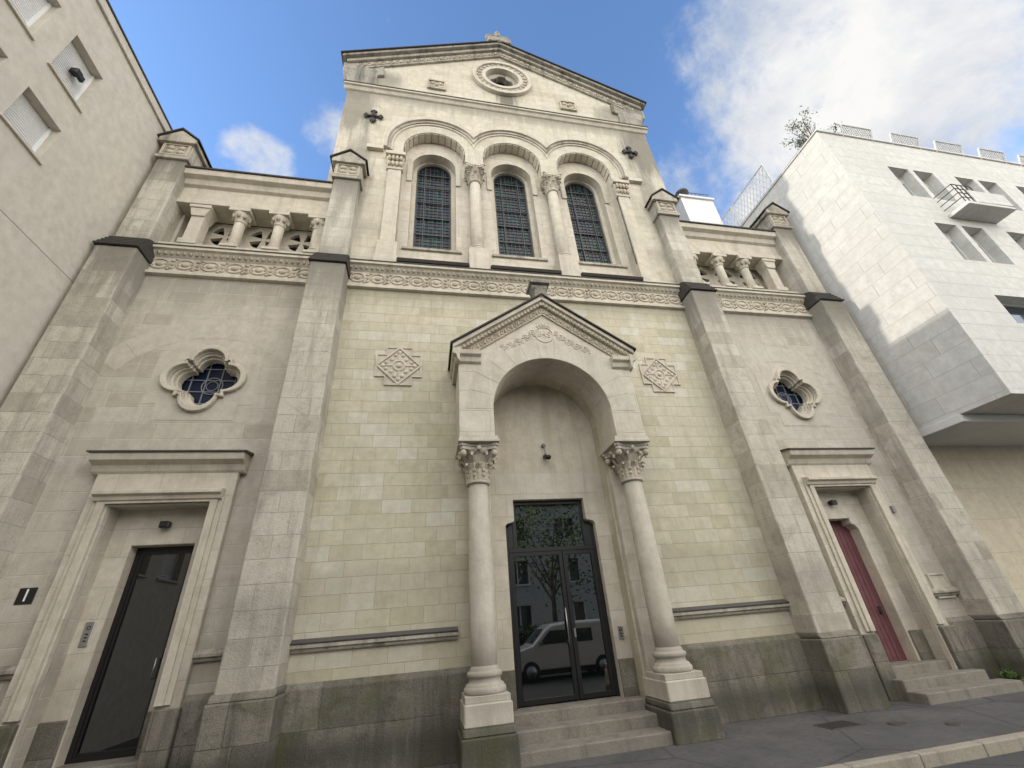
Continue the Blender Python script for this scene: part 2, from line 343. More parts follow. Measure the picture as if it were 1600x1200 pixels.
h.strip(triple(1.40,15.62),triple(1.33,15.62),-.035,0)
for sx in (-1,1): h.box(XC+sx*4.45-.25,XC+sx*4.45+.25,-.13,0,15.10,15.27)
h.obj('arcade_band',M_trim,CH)
def capital(bm,lv,cx,cy,z0,z1,r,hf,nl=8):
    H=z1-z0
    bm.lathe(cx,cy,[(r*1.0,z0-.02),(r*1.22,z0),(r*1.22,z0+.04),(r*1.02,z0+.06),(r*1.05,z0+H*.5),(r*1.35,z0+H*.75),(hf*.92,z1-H*.17)],16)
    a=hf; b_=hf*.8; pts=[]
    for i in range(4):
        th=i*pi/2; ct,st=math.cos(th),math.sin(th)
        for x,y in ((a,-a*.86),(b_,-a*.4),(b_,a*.4),(a,a*.86)): pts.append((x*ct-y*st,x*st+y*ct))
    for za,zb,k in ((z1-H*.17,z1-H*.08,.93),(z1-H*.08,z1,1.0)):
        n=len(pts); vs=[(cx+x*k,cy+y*k,z) for z in (za,zb) for x,y in pts]
        bm.add(vs,[list(range(n)),list(range(n,2*n))]+[(i,(i+1)%n,(i+1)%n+n,i+n) for i in range(n)])
    for tier,(zb,zt,off,out) in enumerate(((z0+.05,z0+H*.48,0,.28*hf),(z0+.05,z0+H*.74,pi/nl,.42*hf))):
        for k in range(nl):
            an=2*pi*k/nl+off; ca,sa=math.cos(an),math.sin(an); wd=2*pi*r/nl*(.52 if tier==0 else .5)
            path=[(r*1.04,0,1.0),(r*1.1,.35,1.15),(r*1.16,.68,1.1),(r*1.2+out*.45,.93,.85),(r*1.2+out*.95,1.0,.55),(r*1.2+out*1.0,.86,.3)]
            vs=[];fs=[]
            for rr,f,wf in path:
                z=zb+(zt-zb)*f; ww=wd*wf
                for e,dr in ((-1,-.012),(-.5,.012),(0,.03),(.5,.012),(1,-.012)):
                    q_=rr+dr; vs.append((cx+ca*q_-sa*ww*e,cy+sa*q_+ca*ww*e,z))
            for i in range(len(path)-1):
                for j in range(4): fs.append((i*5+j,i*5+j+1,(i+1)*5+j+1,(i+1)*5+j))
            lv.add(vs,fs)
            for f,rr in ((.3,r*1.12),(.6,r*1.18)):
                for e in (-1,1): lv.ball((cx+ca*rr-sa*wd*e,cy+sa*rr+ca*wd*e,zb+(zt-zb)*f),.022,.022,.04,5,4)
    for i in range(4):
        an=pi/4+i*pi/2; lv.ball((cx+math.cos(an)*hf*1.08,cy+math.sin(an)*hf*1.08,z1-H*.26),hf*.17,hf*.17,hf*.2,8,6)
        an=i*pi/2; lv.ball((cx+math.cos(an)*hf*.82,cy+math.sin(an)*hf*.82,z1-H*.14),hf*.15,hf*.15,hf*.15,6,5)
def base(bm,cx,cy,z0,z1,r):
    H=z1-z0; q_=r
    bm.lathe(cx,cy,[(q_*1.50,z0),(q_*1.60,z0+H*.06),(q_*1.62,z0+H*.14),(q_*1.60,z0+H*.22),(q_*1.48,z0+H*.28),(q_*1.46,z0+H*.34),(q_*1.25,z0+H*.40),(q_*1.2,z0+H*.50),(q_*1.24,z0+H*.58),(q_*1.34,z0+H*.62),(q_*1.37,z0+H*.70),(q_*1.33,z0+H*.78),(q_*1.16,z0+H*.82),(q_*1.14,z0+H*.9),(q_*1.02,z0+H*1.0)],28)
cl=B(); cc=B()
for sx in (-1.3,1.3):
    x=XC+sx; y=.12
    cl.lathe(x,y,[(.185,11.2),(.19,12.2),(.17,14.12)],20); base(cl,x,y,10.98,11.22,.185)
    cl.box(x-.29,x+.29,y-.29,y+.24,10.16,10.99)
    capital(cl,cc,x,y,14.12,14.86,.18,.34)
    cl.box(x-.31,x+.31,-.04,.36,14.86,14.96)
for sx in (-1,1):
    x=XC+sx*3.80
    cl.box(x-.2,x+.2,-.07,.05,11.0,14.2); cl.box(x-.27,x+.27,-.13,.05,10.45,10.98); cl.box(x-.30,x+.30,-.16,.05,10.16,10.46)
    cl.box(x-.25,x+.25,-.1,.05,14.18,14.24); cl.box(x-.3,x+.3,-.2,.05,14.80,14.95)
    cl.prism([(x-.21,14.24),(x+.21,14.24),(x+.28,14.8),(x-.28,14.8)],-.1,.05)
    for k in range(4):
        for t_ in range(2):
            cc.ball((x-.18+.12*k,-.12-.03*t_,14.40+.24*t_),.06,.06,.12,6,5)
cl.obj('arcade_columns',M_trim,CH,.008); cc.obj('arcade_capitals_carving',M_carve,CH,recalc=False)
s=B()
for a,b in ((-3.5,-1.6),(-1.0,1.0),(1.6,3.5)):
    s.prismx([(-.2,10.20),(-.24,10.29),(.36,10.55),(.36,10.20)],XC+a,XC+b)
s.obj('slate_sill',M_slate,CH,.01)
for sx in (-1,1):
    x=XC+sx*4.66; z=16.95; k_=.66; a=B()
    a.box(x-.035,x+.035,-.08,-.02,z-.42*k_,z+.42*k_); a.box(x-.34*k_,x+.34*k_,-.085,-.025,z-.03,z+.03)
    for dx,dz in ((.36,0),(-.36,0),(0,.4),(0,-.4)):
        for k in (-1,0,1):
            ex=dx+(k*.1 if dx==0 else (.06 if k==0 and dx>0 else -.06 if k==0 else 0)); ez=dz+(k*.1 if dz==0 else (.07 if k==0 and dz>0 else -.07 if k==0 else 0))
            a.ball((x+ex*k_,-.06,z+ez*k_),.085*k_,.04,.085*k_,8,5)
    a.ball((x,-.08,z),.14*k_,.06,.14*k_,10,6); a.obj('wall_anchor_cross',M_iron,CH)
s=B(); s.prismx([(0,18.45),(-.05,18.48),(-.10,18.60),(-.16,18.62),(-.16,18.70),(0,18.72)],XC-HU-.12,XC+HU+.12); s.box(XC-HU-.10,XC+HU+.10,-.0,.36,18.665,18.72); s.obj('gable_cornice',M_trim,CH,.008)
s=B(); s.prismx([(.0,18.725),(-.18,18.705),(-.185,18.73),(.0,18.80)],XC-HU-.14,XC+HU+.14); s.obj('gable_cornice_flashing',M_lead,CH)
GE=20.2; GA=23.15; oc=(XC,20.95)
def circ(c,r,n=40): return [(c[0]+r*math.cos(2*pi*i/n),c[1]+r*math.sin(2*pi*i/n)) for i in range(n)]
g=B(); g.plate([(XC-5.6,18.71),(XC+5.6,18.71),(XC+5.6,GE),(XC,GA),(XC-5.6,GE)],[circ(oc,.72)],.02,.4); g.obj('gable_wall',M_upper,CH)
def ringplate(bm,c,ro,ri,y0,y1,n=40): bm.plate(circ(c,ro,n),[circ(c,ri,n)],y0,y1)
g=B(); ringplate(g,oc,1.22,1.06,-.12,.02); g.obj('oculus_outer_ring',M_trim,CH,.01)
g=B(); ringplate(g,oc,1.06,.84,-.05,.02); 
g.obj('oculus_carved_ring',M_trim,CH)
c=B()
for i in range(26):
    a=2*pi*i/26; c.ball((oc[0]+.95*math.cos(a),-.06,oc[1]+.95*math.sin(a)),.085,.04,.085,6,5)
c.obj('oculus_carving',M_carve,CH,recalc=False)
g=B(); ringplate(g,oc,.84,.68,-.10,.10); g.obj('oculus_inner_ring',M_trim,CH,.01)
g=B(); g.plate(circ(oc,.73),[quatre(oc[0],oc[1],.74)],.10,.34); g.obj('oculus_tracery',M_weath,CH,.01)
g=B(); g.prism(circ(oc,.73),.37,.39); g.obj('oculus_void',M_dark,CH)
for sx in (-1,1):
    x=XC+sx*2.6; z=19.68; a=B(); a.plate(rect(x-.34,x+.34,z-.30,z+.30),[rect(x-.28,x+.28,z-.24,z+.24)],-.06,.02); a.box(x-.28,x+.28,-.01,.02,z-.24,z+.24)
    for dx in (-.13,.13):
        for dz in (-.12,.12): a.ball((x+dx,-.01,z+dz),.11,.05,.10,8,5)
    a.ball((x,-.03,z),.06,.05,.06); a.obj('square_rosette_panel',M_carve,CH)
sl=(GA-GE)/5.6
def rake(x_out,dz0,dz1,y0,y1,name,mat,bev=.01):
    r=B()
    for sg in (-1,1):
        r.prism([(XC+sg*x_out,GE+dz0-sl*(x_out-5.6)),(XC,GA+dz0),(XC,GA+dz1),(XC+sg*x_out,GE+dz1-sl*(x_out-5.6))],y0,y1)
    r.obj(name,mat,CH,bev)
rake(5.62,-.36,.02,-.06,.4,'gable_rake_carved_band',M_weath)
rake(5.85,.02,.20,-.16,.4,'gable_rake_mould',M_weath)
rake(6.0,.20,.34,-.28,.42,'gable_rake_cornice',M_kneel)
rake(6.06,.34,.40,-.34,.45,'gable_rake_slate',M_slate)
c=B(); n=44
for sg in (-1,1):
    for i in range(n):
        f=(i+.5)/n; x=XC+sg*5.55*f; z=GA-.17-sl*5.55*f
        if i%2: c.ball((x,-.075,z),.05,.04,.11,6,4)
        else: c.ring(x,-.065,z,.07,.09,.022,9,4)
c.obj('gable_rake_carving',M_carve,CH,recalc=False)
for sg in (-1,1):
    k=B()
    prof=[(4.7,18.76),(5.66,18.76),(5.70,19.1),(5.80,19.45),(5.95,19.6),(5.97,20.15),(5.60,20.22),(5.0,20.0),(4.55,20.3),(4.5,19.7),(4.75,19.6)]
    k.prism([(XC+sg*a,b) for a,b in prof],-.08,.42)
    k.obj('gable_kneeler',M_kneel,CH,.02)
f=B(); f.box(XC-.50,XC+.50,-.34,.3,GA+.28,GA+.66); f.box(XC-.36,XC+.36,-.28,.24,GA+.66,GA+.80)
z=GA+1.25
f.box(XC-.10,XC+.10,-.14,.1,GA+.78,z+.42); f.box(XC-.44,XC+.44,-.14,.1,z-.10,z+.10)
for dx,dz in ((.40,0),(-.40,0),(0,.38)):
    f.ball((XC+dx,-.02,z+dz),.17,.15,.18,8,6)
f.ball((XC,-.04,z),.24,.18,.24); f.obj('gable_finial_cross',M_kneel,CH,.02)
n_=B(); n_.box(XC-5.5,XC+5.5,.9,20,0,19.6); n_.box(XC-5.64,XC-5.5,.36,.95,10,18.6); n_.box(XC+5.5,XC+5.64,.36,.95,10,18.6); n_.obj('nave_body',M_upper,CH)
n_=B(); n_.prism([(XC-5.8,19.5),(XC+5.8,19.5),(XC,22.7)],.42,20); n_.obj('nave_roof',M_slate,CH)
def buttress(cx,far=False,sg=1):
    b=B(); b.box(cx-.40,cx+.40,-.55,.3,1.15,9.62); b.obj('buttress_shaft',M_butt,CH,.03,seg=2)
    b=B(); b.box(cx-.46,cx+.46,-.63,.3,-.2,1.10); b.prismx([(-.63,1.10),(-.55,1.20),(.3,1.20),(.3,1.10)],cx-.44,cx+.44); b.obj('buttress_plinth',M_gran,CH,.03,seg=2)
    b=B()
    for i in range(5):
        f=i/5; y0=-.61+f*.28; z0=9.62+f*.52
        b.prismx([(y0,z0),(y0,z0+.05),(y0+.16,z0+.15),(.05,z0+.15),(.05,z0)],cx-.435+.010*i,cx+.435-.010*i)
    b.obj('buttress_slate_weathering',M_slate,CH,.012)
    yb=.5 if far else .05
    b=B(); b.box(cx-.345,cx+.345,-.33,yb,9.6,13.1); b.obj('buttress_upper_shaft',M_butt,CH,.03,seg=2)
    b=B(); b.box(cx-.40,cx+.40,-.40,yb+.05,13.08,13.2); b.box(cx-.37,cx+.37,-.36,yb+.02,13.2,13.72)
    b.prism([(cx-.46,13.70),(cx+.46,13.70),(cx+.46,13.84),(cx,14.22),(cx-.46,13.84)],-.46,yb+.1); b.obj('buttress_pinnacle',M_weath,CH,.012)
    b=B()
    for s_ in (-1,1): b.prism([(cx+s_*.52,13.81),(cx+s_*.52,13.86),(cx,14.31),(cx,14.25)],-.50,yb+.14)
    b.obj('pinnacle_slate_cap',M_slate,CH,.008)
    b=B(); b.plate(rect(cx-.33,cx+.33,13.22,13.70),[rect(cx-.27,cx+.27,13.27,13.65)],-.39,-.36)
    for dx in (-.13,.13):
        for dz in (-.09,.09): b.ball((cx+dx,-.36,13.46+dz),.10,.05,.08,8,5)
    b.obj('pinnacle_rosette',M_carve,CH)
for sg in (-1,1):
    buttress(XC+sg*5.04); buttress(XC+sg*9.42,True,sg)
M_relv=stone('relieving_arch_limestone',(.52,.48,.405),(.57,.53,.46),(.5,.5,.4),mort_on=False,stainamt=.4,stain=(.36,.325,.27),patch=.2)
for sg in (-1,1):
    a0,a1=sorted((XC+sg*5.4,XC+sg*9.1)); pc=XC+sg*7.12; qz=6.62
    w=B(); q_=quatre(pc,qz,1.0)
    w.plate([(a0,0),(pc-.78,0),(pc-.78,4.0),(pc+.78,4.0),(pc+.78,0),(a1,0),(a1,FZ0),(a0,FZ0)],[q_],0,.34); w.obj('aisle_wall',M_aisle,CH)
    w=B(); w.plate([(pc-.72,qz-.95),(pc+.72,qz-.95),(pc+.72,qz-.6),(pc+.98,qz-.6),(pc+.98,qz+.62),(pc+.72,qz+.62),(pc+.72,qz+.95),(pc-.72,qz+.95),(pc-.72,qz+.62),(pc-.98,qz+.62),(pc-.98,qz-.6),(pc-.72,qz-.6)],[quatre(pc,qz,1.02)],-.006,0); w.obj('quatrefoil_surround',M_relv,CH)
    w=B(); w.plate(quatre(pc,qz,1.22),[quatre(pc,qz,1.05)],-.10,-.006); w.obj('quatrefoil_hood',M_trim,CH,.015)
    w=B(); w.plate(quatre(pc,qz,1.10),[quatre(pc,qz,.86)],.12,.30); w.plate(quatre(pc,qz,1.10),[quatre(pc,qz,.93)],.04,.12); w.obj('quatrefoil_splay',M_trim,CH,.015)
    w=B(); w.prism(rect(pc-.8,pc+.8,qz-.8,qz+.8),.345,.36); w.obj('quatrefoil_stained_glass',M_stain2,CH)
    w=B()
    for x in (-.42,-.14,.14,.42): w.box(pc+x-.008,pc+x+.008,.318,.343,qz-.62,qz+.62)
    for z in (-.42,-.14,.14,.42): w.box(pc-.62,pc+.62,.32,.341,qz+z-.008,qz+z+.008)
    w.ring(pc,.325,qz,.2,.2,.012,24,5); w.ring(pc,.325,qz,.11,.11,.009,20,5)
    w.obj('quatrefoil_lead_lines',M_came,CH)
    v=B()
    for i in range(9):
        a=math.radians(140-i*12.5)
        v.prism([(pc+r*math.cos(a+dd),qz-1.0+r*1.02*math.sin(a+dd)) for r,dd in ((2.0,-.105),(2.5,-.105),(2.5,.105),(2.0,.105))],-.003,.0)
    v.obj('relieving_arch',M_relv,CH)
    frieze(a0,a1)
    p=B()
    p.plate([(pc-1.12,0),(pc-.78,0),(pc-.78,4.0),(pc+.78,4.0),(pc+.78,0),(pc+1.12,0),(pc+1.12,4.70),(pc-1.12,4.70)],[],-.12,0.0); p.obj('side_portal_surround',M_trimj,CH,.01)
    p=B()
    for (o,i_,y0) in ((1.0,.92,-.16),(.92,.80,-.19)):
        p.strip([(pc-o,1.1),(pc-o,4.10),(pc+o,4.10),(pc+o,1.1)],[(pc-i_,1.1),(pc-i_,4.02),(pc+i_,4.02),(pc+i_,1.1)],y0,-.12)
    p.prismx([(-.12,4.05),(-.22,4.07),(-.24,4.13),(-.30,4.16),(-.30,4.22),(-.12,4.27)],pc-.98,pc+.98)
    p.prismx([(-.12,4.56),(-.16,4.60),(-.20,4.70),(-.32,4.76),(-.34,4.84),(-.34,4.89),(0,4.93),(0,4.56)],pc-1.22,pc+1.22); p.obj('side_portal_mouldings',M_trim,CH,.006)
    p=B(); p.prismx([(-.38,4.885),(-.385,4.91),(0,4.98),(0,4.94),(-.1,4.915)],pc-1.26,pc+1.26); p.obj('side_portal_flashing',M_lead,CH)
    o_=-sg*.06; pd=pc+o_
    if sg<0: dh=[(pd-.49,.3),(pd-.49,3.40),(pd+.49,3.40),(pd+.49,.3)]
    else: dh=[(pd-.46,.3),(pd-.46,3.12),(pd-.40,3.2),(pd-.32,3.24),(pd-.32,3.36),(pd+.32,3.36),(pd+.32,3.24),(pd+.40,3.2),(pd+.46,3.12),(pd+.46,.3)]
    p=B(); p.prism([(pc-.82,.3)]+dh+[(pc+.82,.3),(pc+.82,4.05),(pc-.82,4.05)],.25,.62); p.obj('side_door_wall',M_trimj,CH,.01)
    for x0,x1 in ((a0,pc-1.12),(pc+1.12,a1)):
        s=B(); s.prismx([(0.01,-.2),(-.10,-.2),(-.10,1.12),(-.04,1.19),(.01,1.19)],x0,x1); s.obj('granite_plinth',M_gran,CH,.01)
        s=B(); s.prismx([(0,1.60),(-.05,1.60),(-.06,1.64),(-.10,1.66),(-.10,1.70),(-.06,1.74),(0,1.76)],x0,x1); s.obj('string_course',M_weath,CH)
    s=B(); s.box(pc-1.16,pc-.80,-.20,-.0,-.2,1.06); s.box(pc+.80,pc+1.16,-.20,-.0,-.2,1.06); s.box(pc-.85,pd-.50,.21,.25,-.2,1.02); s.box(pd+.50,pc+.85,.21,.25,-.2,1.02); s.obj('side_portal_granite_base',M_gran,CH,.015)
    s=B(); s.box(pc-.8,pc+.8,-.02,.7,-.2,.48); s.box(pc-.95,pc+1.05,-.42,-.02,-.2,.32); s.box(pc-1.0,pc+1.25,-.80,-.42,-.2,.16); s.obj('side_portal_steps',M_step,CH,.02,seg=2)
    L=B()
    L.box(a0,a1,-.03,.5,10.14,10.40)
    L.box(a0,a1,-.02,.50,11.78,12.55)
    L.prismx([(-.02,11.78),(-.08,11.80),(-.08,11.95),(-.02,11.97)],a0,a1)
    L.prismx([(-.02,12.45),(-.10,12.5),(-.14,12.66),(-.26,12.72),(-.28,12.86),(-.28,12.92),(.5,12.92),(.5,12.45)],a0,a1)
    L.obj('loggia_entablature',M_trim,CH,.008)
    S=B(); S.prismx([(-.32,12.90),(-.32,12.95),(.6,13.03),(.6,12.93)],a0,a1); S.obj('loggia_slate_coping',M_slate,CH)
    K=B(); KC=B()
    xs=[XC+sg*5.65,XC+sg*6.62,XC+sg*7.57,XC+sg*8.5]
    for j,x in enumerate(xs):
        if j==3:
            K.box(x-.15,x+.15,-.0,.3,10.55,11.45); K.box(x-.2,x+.2,-.05,.35,10.40,10.56); K.prism([(x-.15,11.4),(x+.15,11.4),(x+.24,11.7),(x-.24,11.7)],-.04,.34); K.box(x-.25,x+.25,-.07,.38,11.68,11.78)
        else:
            K.lathe(x,.14,[(.13,10.62),(.125,11.38)],16); base(K,x,.14,10.47,10.64,.125); K.box(x-.2,x+.2,-.06,.34,10.40,10.48)
            K.lathe(x,.14,[(.13,11.36),(.155,11.38),(.135,11.41),(.17,11.5),(.24,11.66)],12); K.box(x-.25,x+.25,-.10,.38,11.66,11.78)
            for k in range(8):
                an=k*pi/4; KC.ball((x+.19*math.cos(an),.14+.19*math.sin(an),11.55),.05,.05,.08,6,5)
    K.obj('loggia_columns',M_trim,CH,.006); KC.obj('loggia_capital_leaves',M_carve,CH,recalc=False)
    O=B(); holes=[]
    ed=[a0]+sorted(xs)+[a1]
    for i in range(len(ed)-1):
        m_=(ed[i]+ed[i+1])/2; wd=(ed[i+1]-ed[i])
        if wd<.8: continue
        r_=.30
        for q0 in range(4):
            th=q0*pi/2+pi/4
            ct=(m_+math.cos(th)*.06,11.30+math.sin(th)*.06)
            holes.append([ct]+[(ct[0]+r_*math.cos(th+aa),ct[1]+r_*math.sin(th+aa)) for aa in (-.55,-.28,0,.28,.55)])
    O.plate(rect(a0,a1,10.4,11.78),holes,.52,.62); O.obj('loggia_openwork_screen',M_trimj,CH)
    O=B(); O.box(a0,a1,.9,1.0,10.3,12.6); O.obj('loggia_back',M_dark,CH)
    O=B(); O.box(a0-.2 if sg<0 else a0,a1 if sg<0 else a1+.2,.62,18,0,10.35); O.box(min(XC+sg*5.4,XC+sg*9.1),max(XC+sg*5.4,XC+sg*9.1),1.0,18,10.35,12.6)
    O.obj('aisle_body',M_aisle,CH)
    O=B(); x0,x1=sorted((XC+sg*9.8,XC+sg*9.0)); O.box(x0,x1,.3,18,0,12.6); O.obj('aisle_side_wall',M_aisle,CH)
# --- central portal
p=B()
p.prism([(XC-1.98,4.98),(XC-AR,4.98),(XC-AR,ZS)]+arc(XC,ZS,AR,pi,0,32)[1:-1]+[(XC+AR,ZS),(XC+AR,4.98),(XC+1.94,4.98),(XC+1.94,6.86),(XC,8.27),(XC-1.98,6.86)],-.9,0.0)
p.obj('portal_arch_block',M_trimj,CH,.012)
vs_=B()
nv=13
for i in range(nv):
    a0_=pi*i/nv+.004; a1_=pi*(i+1)/nv-.004
    o=arc(XC,ZS,AR+.55,a0_,a1_,4); i_=arc(XC,ZS,AR+.004,a0_,a1_,4); vs_.strip(o,i_,-.905,-.9)
vs_.obj('portal_voussoirs',M_shaft,CH)
def prake(x_out,d0,d1,y0,name,mat,zE=6.86,zA=8.27,bev=.008):
    s2=(zA-zE)/1.98; r=B()
    for sg in (-1,1):
        xo=x_out-(.06 if sg>0 else 0)
        r.prism([(XC+sg*xo,zE+d0-s2*(xo-1.98)),(XC,zA+d0),(XC,zA+d1),(XC+sg*xo,zE+d1-s2*(xo-1.98))],y0,0)
    r.obj(name,mat,CH,bev)
prake(1.99,-.20,.03,-.94,'portal_rake_band',M_carve)
prake(2.04,.03,.15,-1.01,'portal_rake_mould',M_trim)
prake(2.11,.15,.26,-1.08,'portal_rake_cornice',M_trim)
prake(2.16,.26,.31,-1.13,'portal_rake_slate',M_slate)
c=B(); s2=(8.27-6.86)/1.98
for sg in (-1,1):
    for i in range(24):
        x=1.91*(i+.5)/24
        if i%2: c.ball((XC+sg*x,-.945,8.18-s2*x),.035,.03,.065,6,4)
        else: c.ring(XC+sg*x,-.945,8.18-s2*x,.035,.055,.014,8,4)
        c.box(XC+sg*x-.02,XC+sg*x+.02,-1.04,-.99,8.30-s2*x,8.38-s2*x)
c.obj('portal_rake_dentils',M_carve,CH)
e=B()
for sg in (-1,1):
    k_=.05 if sg>0 else 0
    x0,x1=sorted((XC+sg*1.50,XC+sg*(2.06-k_))); e.prismx([(-.9,6.62),(-.96,6.66),(-.98,6.76),(-1.05,6.80),(-1.06,6.90),(-.9,6.92),(0,6.92),(0,6.62)],x0,x1)
    e.prism([(XC+sg*(1.96-k_),6.60),(XC+sg*(2.01-k_),6.66),(XC+sg*(2.03-k_),6.76),(XC+sg*(2.11-k_),6.80),(XC+sg*(2.11-k_),6.92),(XC+sg*(1.96-k_),6.96)],-1.07,0)
e.obj('portal_eave_cornice',M_trim,CH,.006)
f=B(); f.box(XC-.16,XC+.16,-1.1,-.7,8.48,8.67); f.prism([(XC-.13,8.67),(XC+.13,8.67),(XC+.22,8.90),(XC-.22,8.90)],-1.06,-.74); f.box(XC-.25,XC+.25,-1.14,-.66,8.90,9.0)
for k in range(4):
    an=k*pi/2+pi/4; f.ball((XC+.17*math.cos(an),-.9+.17*math.sin(an),8.81),.07,.07,.09,6,5)
f.obj('portal_finial',M_kneel,CH,.01)
md=B(); md.ring(XC,-.905,7.50,.21,.21,.018,28,6)
for sg in (-1,1):
    for k in range(9):
        t_=k/8; x=XC+sg*(.28+.72*t_); z=7.52-.42*t_-.05*math.sin(t_*pi)
        md.ring(x,-.903,z+.035*(-1)**k,.065*(1-.35*t_),.055*(1-.35*t_),.014,12,5)
        md.ball((x,-.9,z+.035*(-1)**k),.03,.022,.03,6,4)
        md.ball((x+.04,-.9,z-.06*(-1)**k),.045*(1-.3*t_),.022,.025,6,4)
for k in range(5): md.ball((XC+.07*(k-2),-.9,7.79-.025*abs(k-2)),.035,.025,.055)
md.obj('portal_gable_carving',M_trim,CH,recalc=False)
text('carved_monogram','IHS',.22,(XC,-.90,7.50),(pi/2,0,0),M_trim,CH,.018)
pcb=B(); pcc=B(); 
for sg in (-1,1):
    x=XC+sg*1.60; y=-.50
    pcb.lathe(x,y,[(.205,1.15),(.215,1.9),(.205,3.0),(.185,4.10)],32)
    capital(pcb,pcc,x,y,4.12,4.86,.19,.39,8)
    base(pcb,x,y,.86,1.22,.205)
    pcb.box(x-.34,x+.34,y-.34,y+.34,.78,.865)
    pcb.box(x-.40,x+.40,-.93,.0,4.86,4.92); pcb.box(x-.38,x+.38,-.91,.0,4.92,4.985)
pcb.obj('portal_columns',M_shaft,CH,.006); pcc.obj('portal_capital_leaves',M_carve,CH,recalc=False)
for sg in (-1,1):
    x=XC+sg*1.60
    q_=B(); q_.box(x-.36,x+.36,-.88,.0,.50,.78); q_.obj('portal_pedestal',M_shaft,CH,.018)
    q_=B(); q_.box(x-.41,x+.41,-.93,.0,-.2,.40); q_.prismx([(-.93,.40),(-.88,.50),(0,.50),(0,.40)],x-.38,x+.38); q_.obj('portal_pedestal_granite',M_gran,CH,.02)
    x=XC+sg*1.50; q_=B(); q_.box(x-.18,x+.18,-.16,.0,.3,4.86); q_.obj('portal_pier',M_trimj,CH,.012)
jb=B()
for sg in (-1,1):
    x0,x1=sorted((XC+sg*.972,XC+sg*1.27)); jb.box(x0,x1,.26,.30,.3,1.05)
jb.obj('door_granite_base',M_gran,CH,.01)
s=B(); s.box(XC-1.27,XC+1.27,-.02,.8,-.2,.48); s.box(XC-1.22,XC+1.22,-.42,-.02,-.2,.32); s.box(XC-1.19,XC+1.19,-.84,-.42,-.2,.16); s.obj('portal_steps',M_step,CH,.02,seg=2)
D=empty('glass_entrance_door'); 
fr=B()
def frame(bm,x0,x1,z0,z1,t,y0,y1): bm.box(x0,x0+t,y0,y1,z0,z1); bm.box(x1-t,x1,y0,y1,z0,z1); bm.box(x0+t,x1-t,y0,y1,z1-t,z1); bm.box(x0+t,x1-t,y0,y1,z0,z0+t)
fr.box(XC-.97,XC-.90,.44,.52,.48,3.5); fr.box(XC+.90,XC+.97,.44,.52,.48,3.5); fr.box(XC-.90,XC+.90,.44,.52,3.0,3.08)
fr.box(XC-.80,XC-.72,.44,.52,3.08,4.04); fr.box(XC+.72,XC+.80,.44,.52,3.08,4.04); fr.box(XC-.72,XC+.72,.44,.52,3.95,4.04)
frame(fr,XC-.90,XC+.20,.50,3.0,.08,.45,.50); frame(fr,XC+.21,XC+.90,.50,3.0,.08,.452,.50)
fr.box(XC-.90,XC-.80,.45,.5,3.08,3.6); fr.box(XC+.80,XC+.90,.45,.5,3.08,3.6)
fr.obj('door_frame',M_black,D,.004)
g=B(); g.box(XC-.88,XC+.18,.475,.485,.55,2.95); g.obj('door_glass_pane',M_glass,D); g=B(); g.box(XC+.23,XC+.88,.475,.485,.55,2.95); g.obj('door_glass_pane_small',M_glass,D)
g=B(); g.box(XC-.8,XC+.8,.475,.485,3.06,4.0); g.obj('transom_glass',M_glass,D)
h_=B(); h_.tube((XC+.12,.40,1.35),(XC+.12,.40,1.95),.012,8); h_.tube((XC+.12,.40,1.4),(XC+.12,.46,1.4),.008); h_.tube((XC+.12,.40,1.9),(XC+.12,.46,1.9),.008); h_.box(XC+.25,XC+.28,.43,.45,1.45,1.6); h_.obj('door_handle',M_steel,D)
pc=XC-7.12; pd=pc+.06; D2=empty('glass_side_door'); fr=B(); frame(fr,pd-.49,pd+.49,.46,3.40,.07,.46,.54); frame(fr,pd-.42,pd+.42,.53,3.33,.05,.47,.52); fr.obj('door_frame',M_black,D2,.004)
g=B(); g.box(pd-.38,pd+.38,.49,.5,.57,3.29); g.obj('door_glass_pane',M_glass2,D2)
h_=B(); h_.tube((pd+.33,.42,1.4),(pd+.33,.42,1.7),.012,8); h_.tube((pd+.33,.42,1.42),(pd+.33,.48,1.42),.008); h_.tube((pd+.33,.42,1.68),(pd+.33,.48,1.68),.008); h_.obj('door_handle',M_steel,D2)
pr=XC+7.12; pe=pr-.06; M_red=plain('red_painted_wood',(.17,.06,.068),.75,noise=.6,ns=5,bump=.3)
d=B(); nx=8
for i in range(nx):
    x0=pe-.47+.94*i/nx; d.box(x0+.005,x0+.94/nx-.005,.50+(.003 if i%2 else 0),.56,.48,3.36)
d.obj('red_plank_door',M_red,CH,.006)
d=B(); d.box(pe+.28,pe+.34,.47,.5,1.35,1.5); d.tube((pe+.31,.44,1.42),(pe+.22,.44,1.42),.01); d.obj('red_door_handle',M_iron,CH)
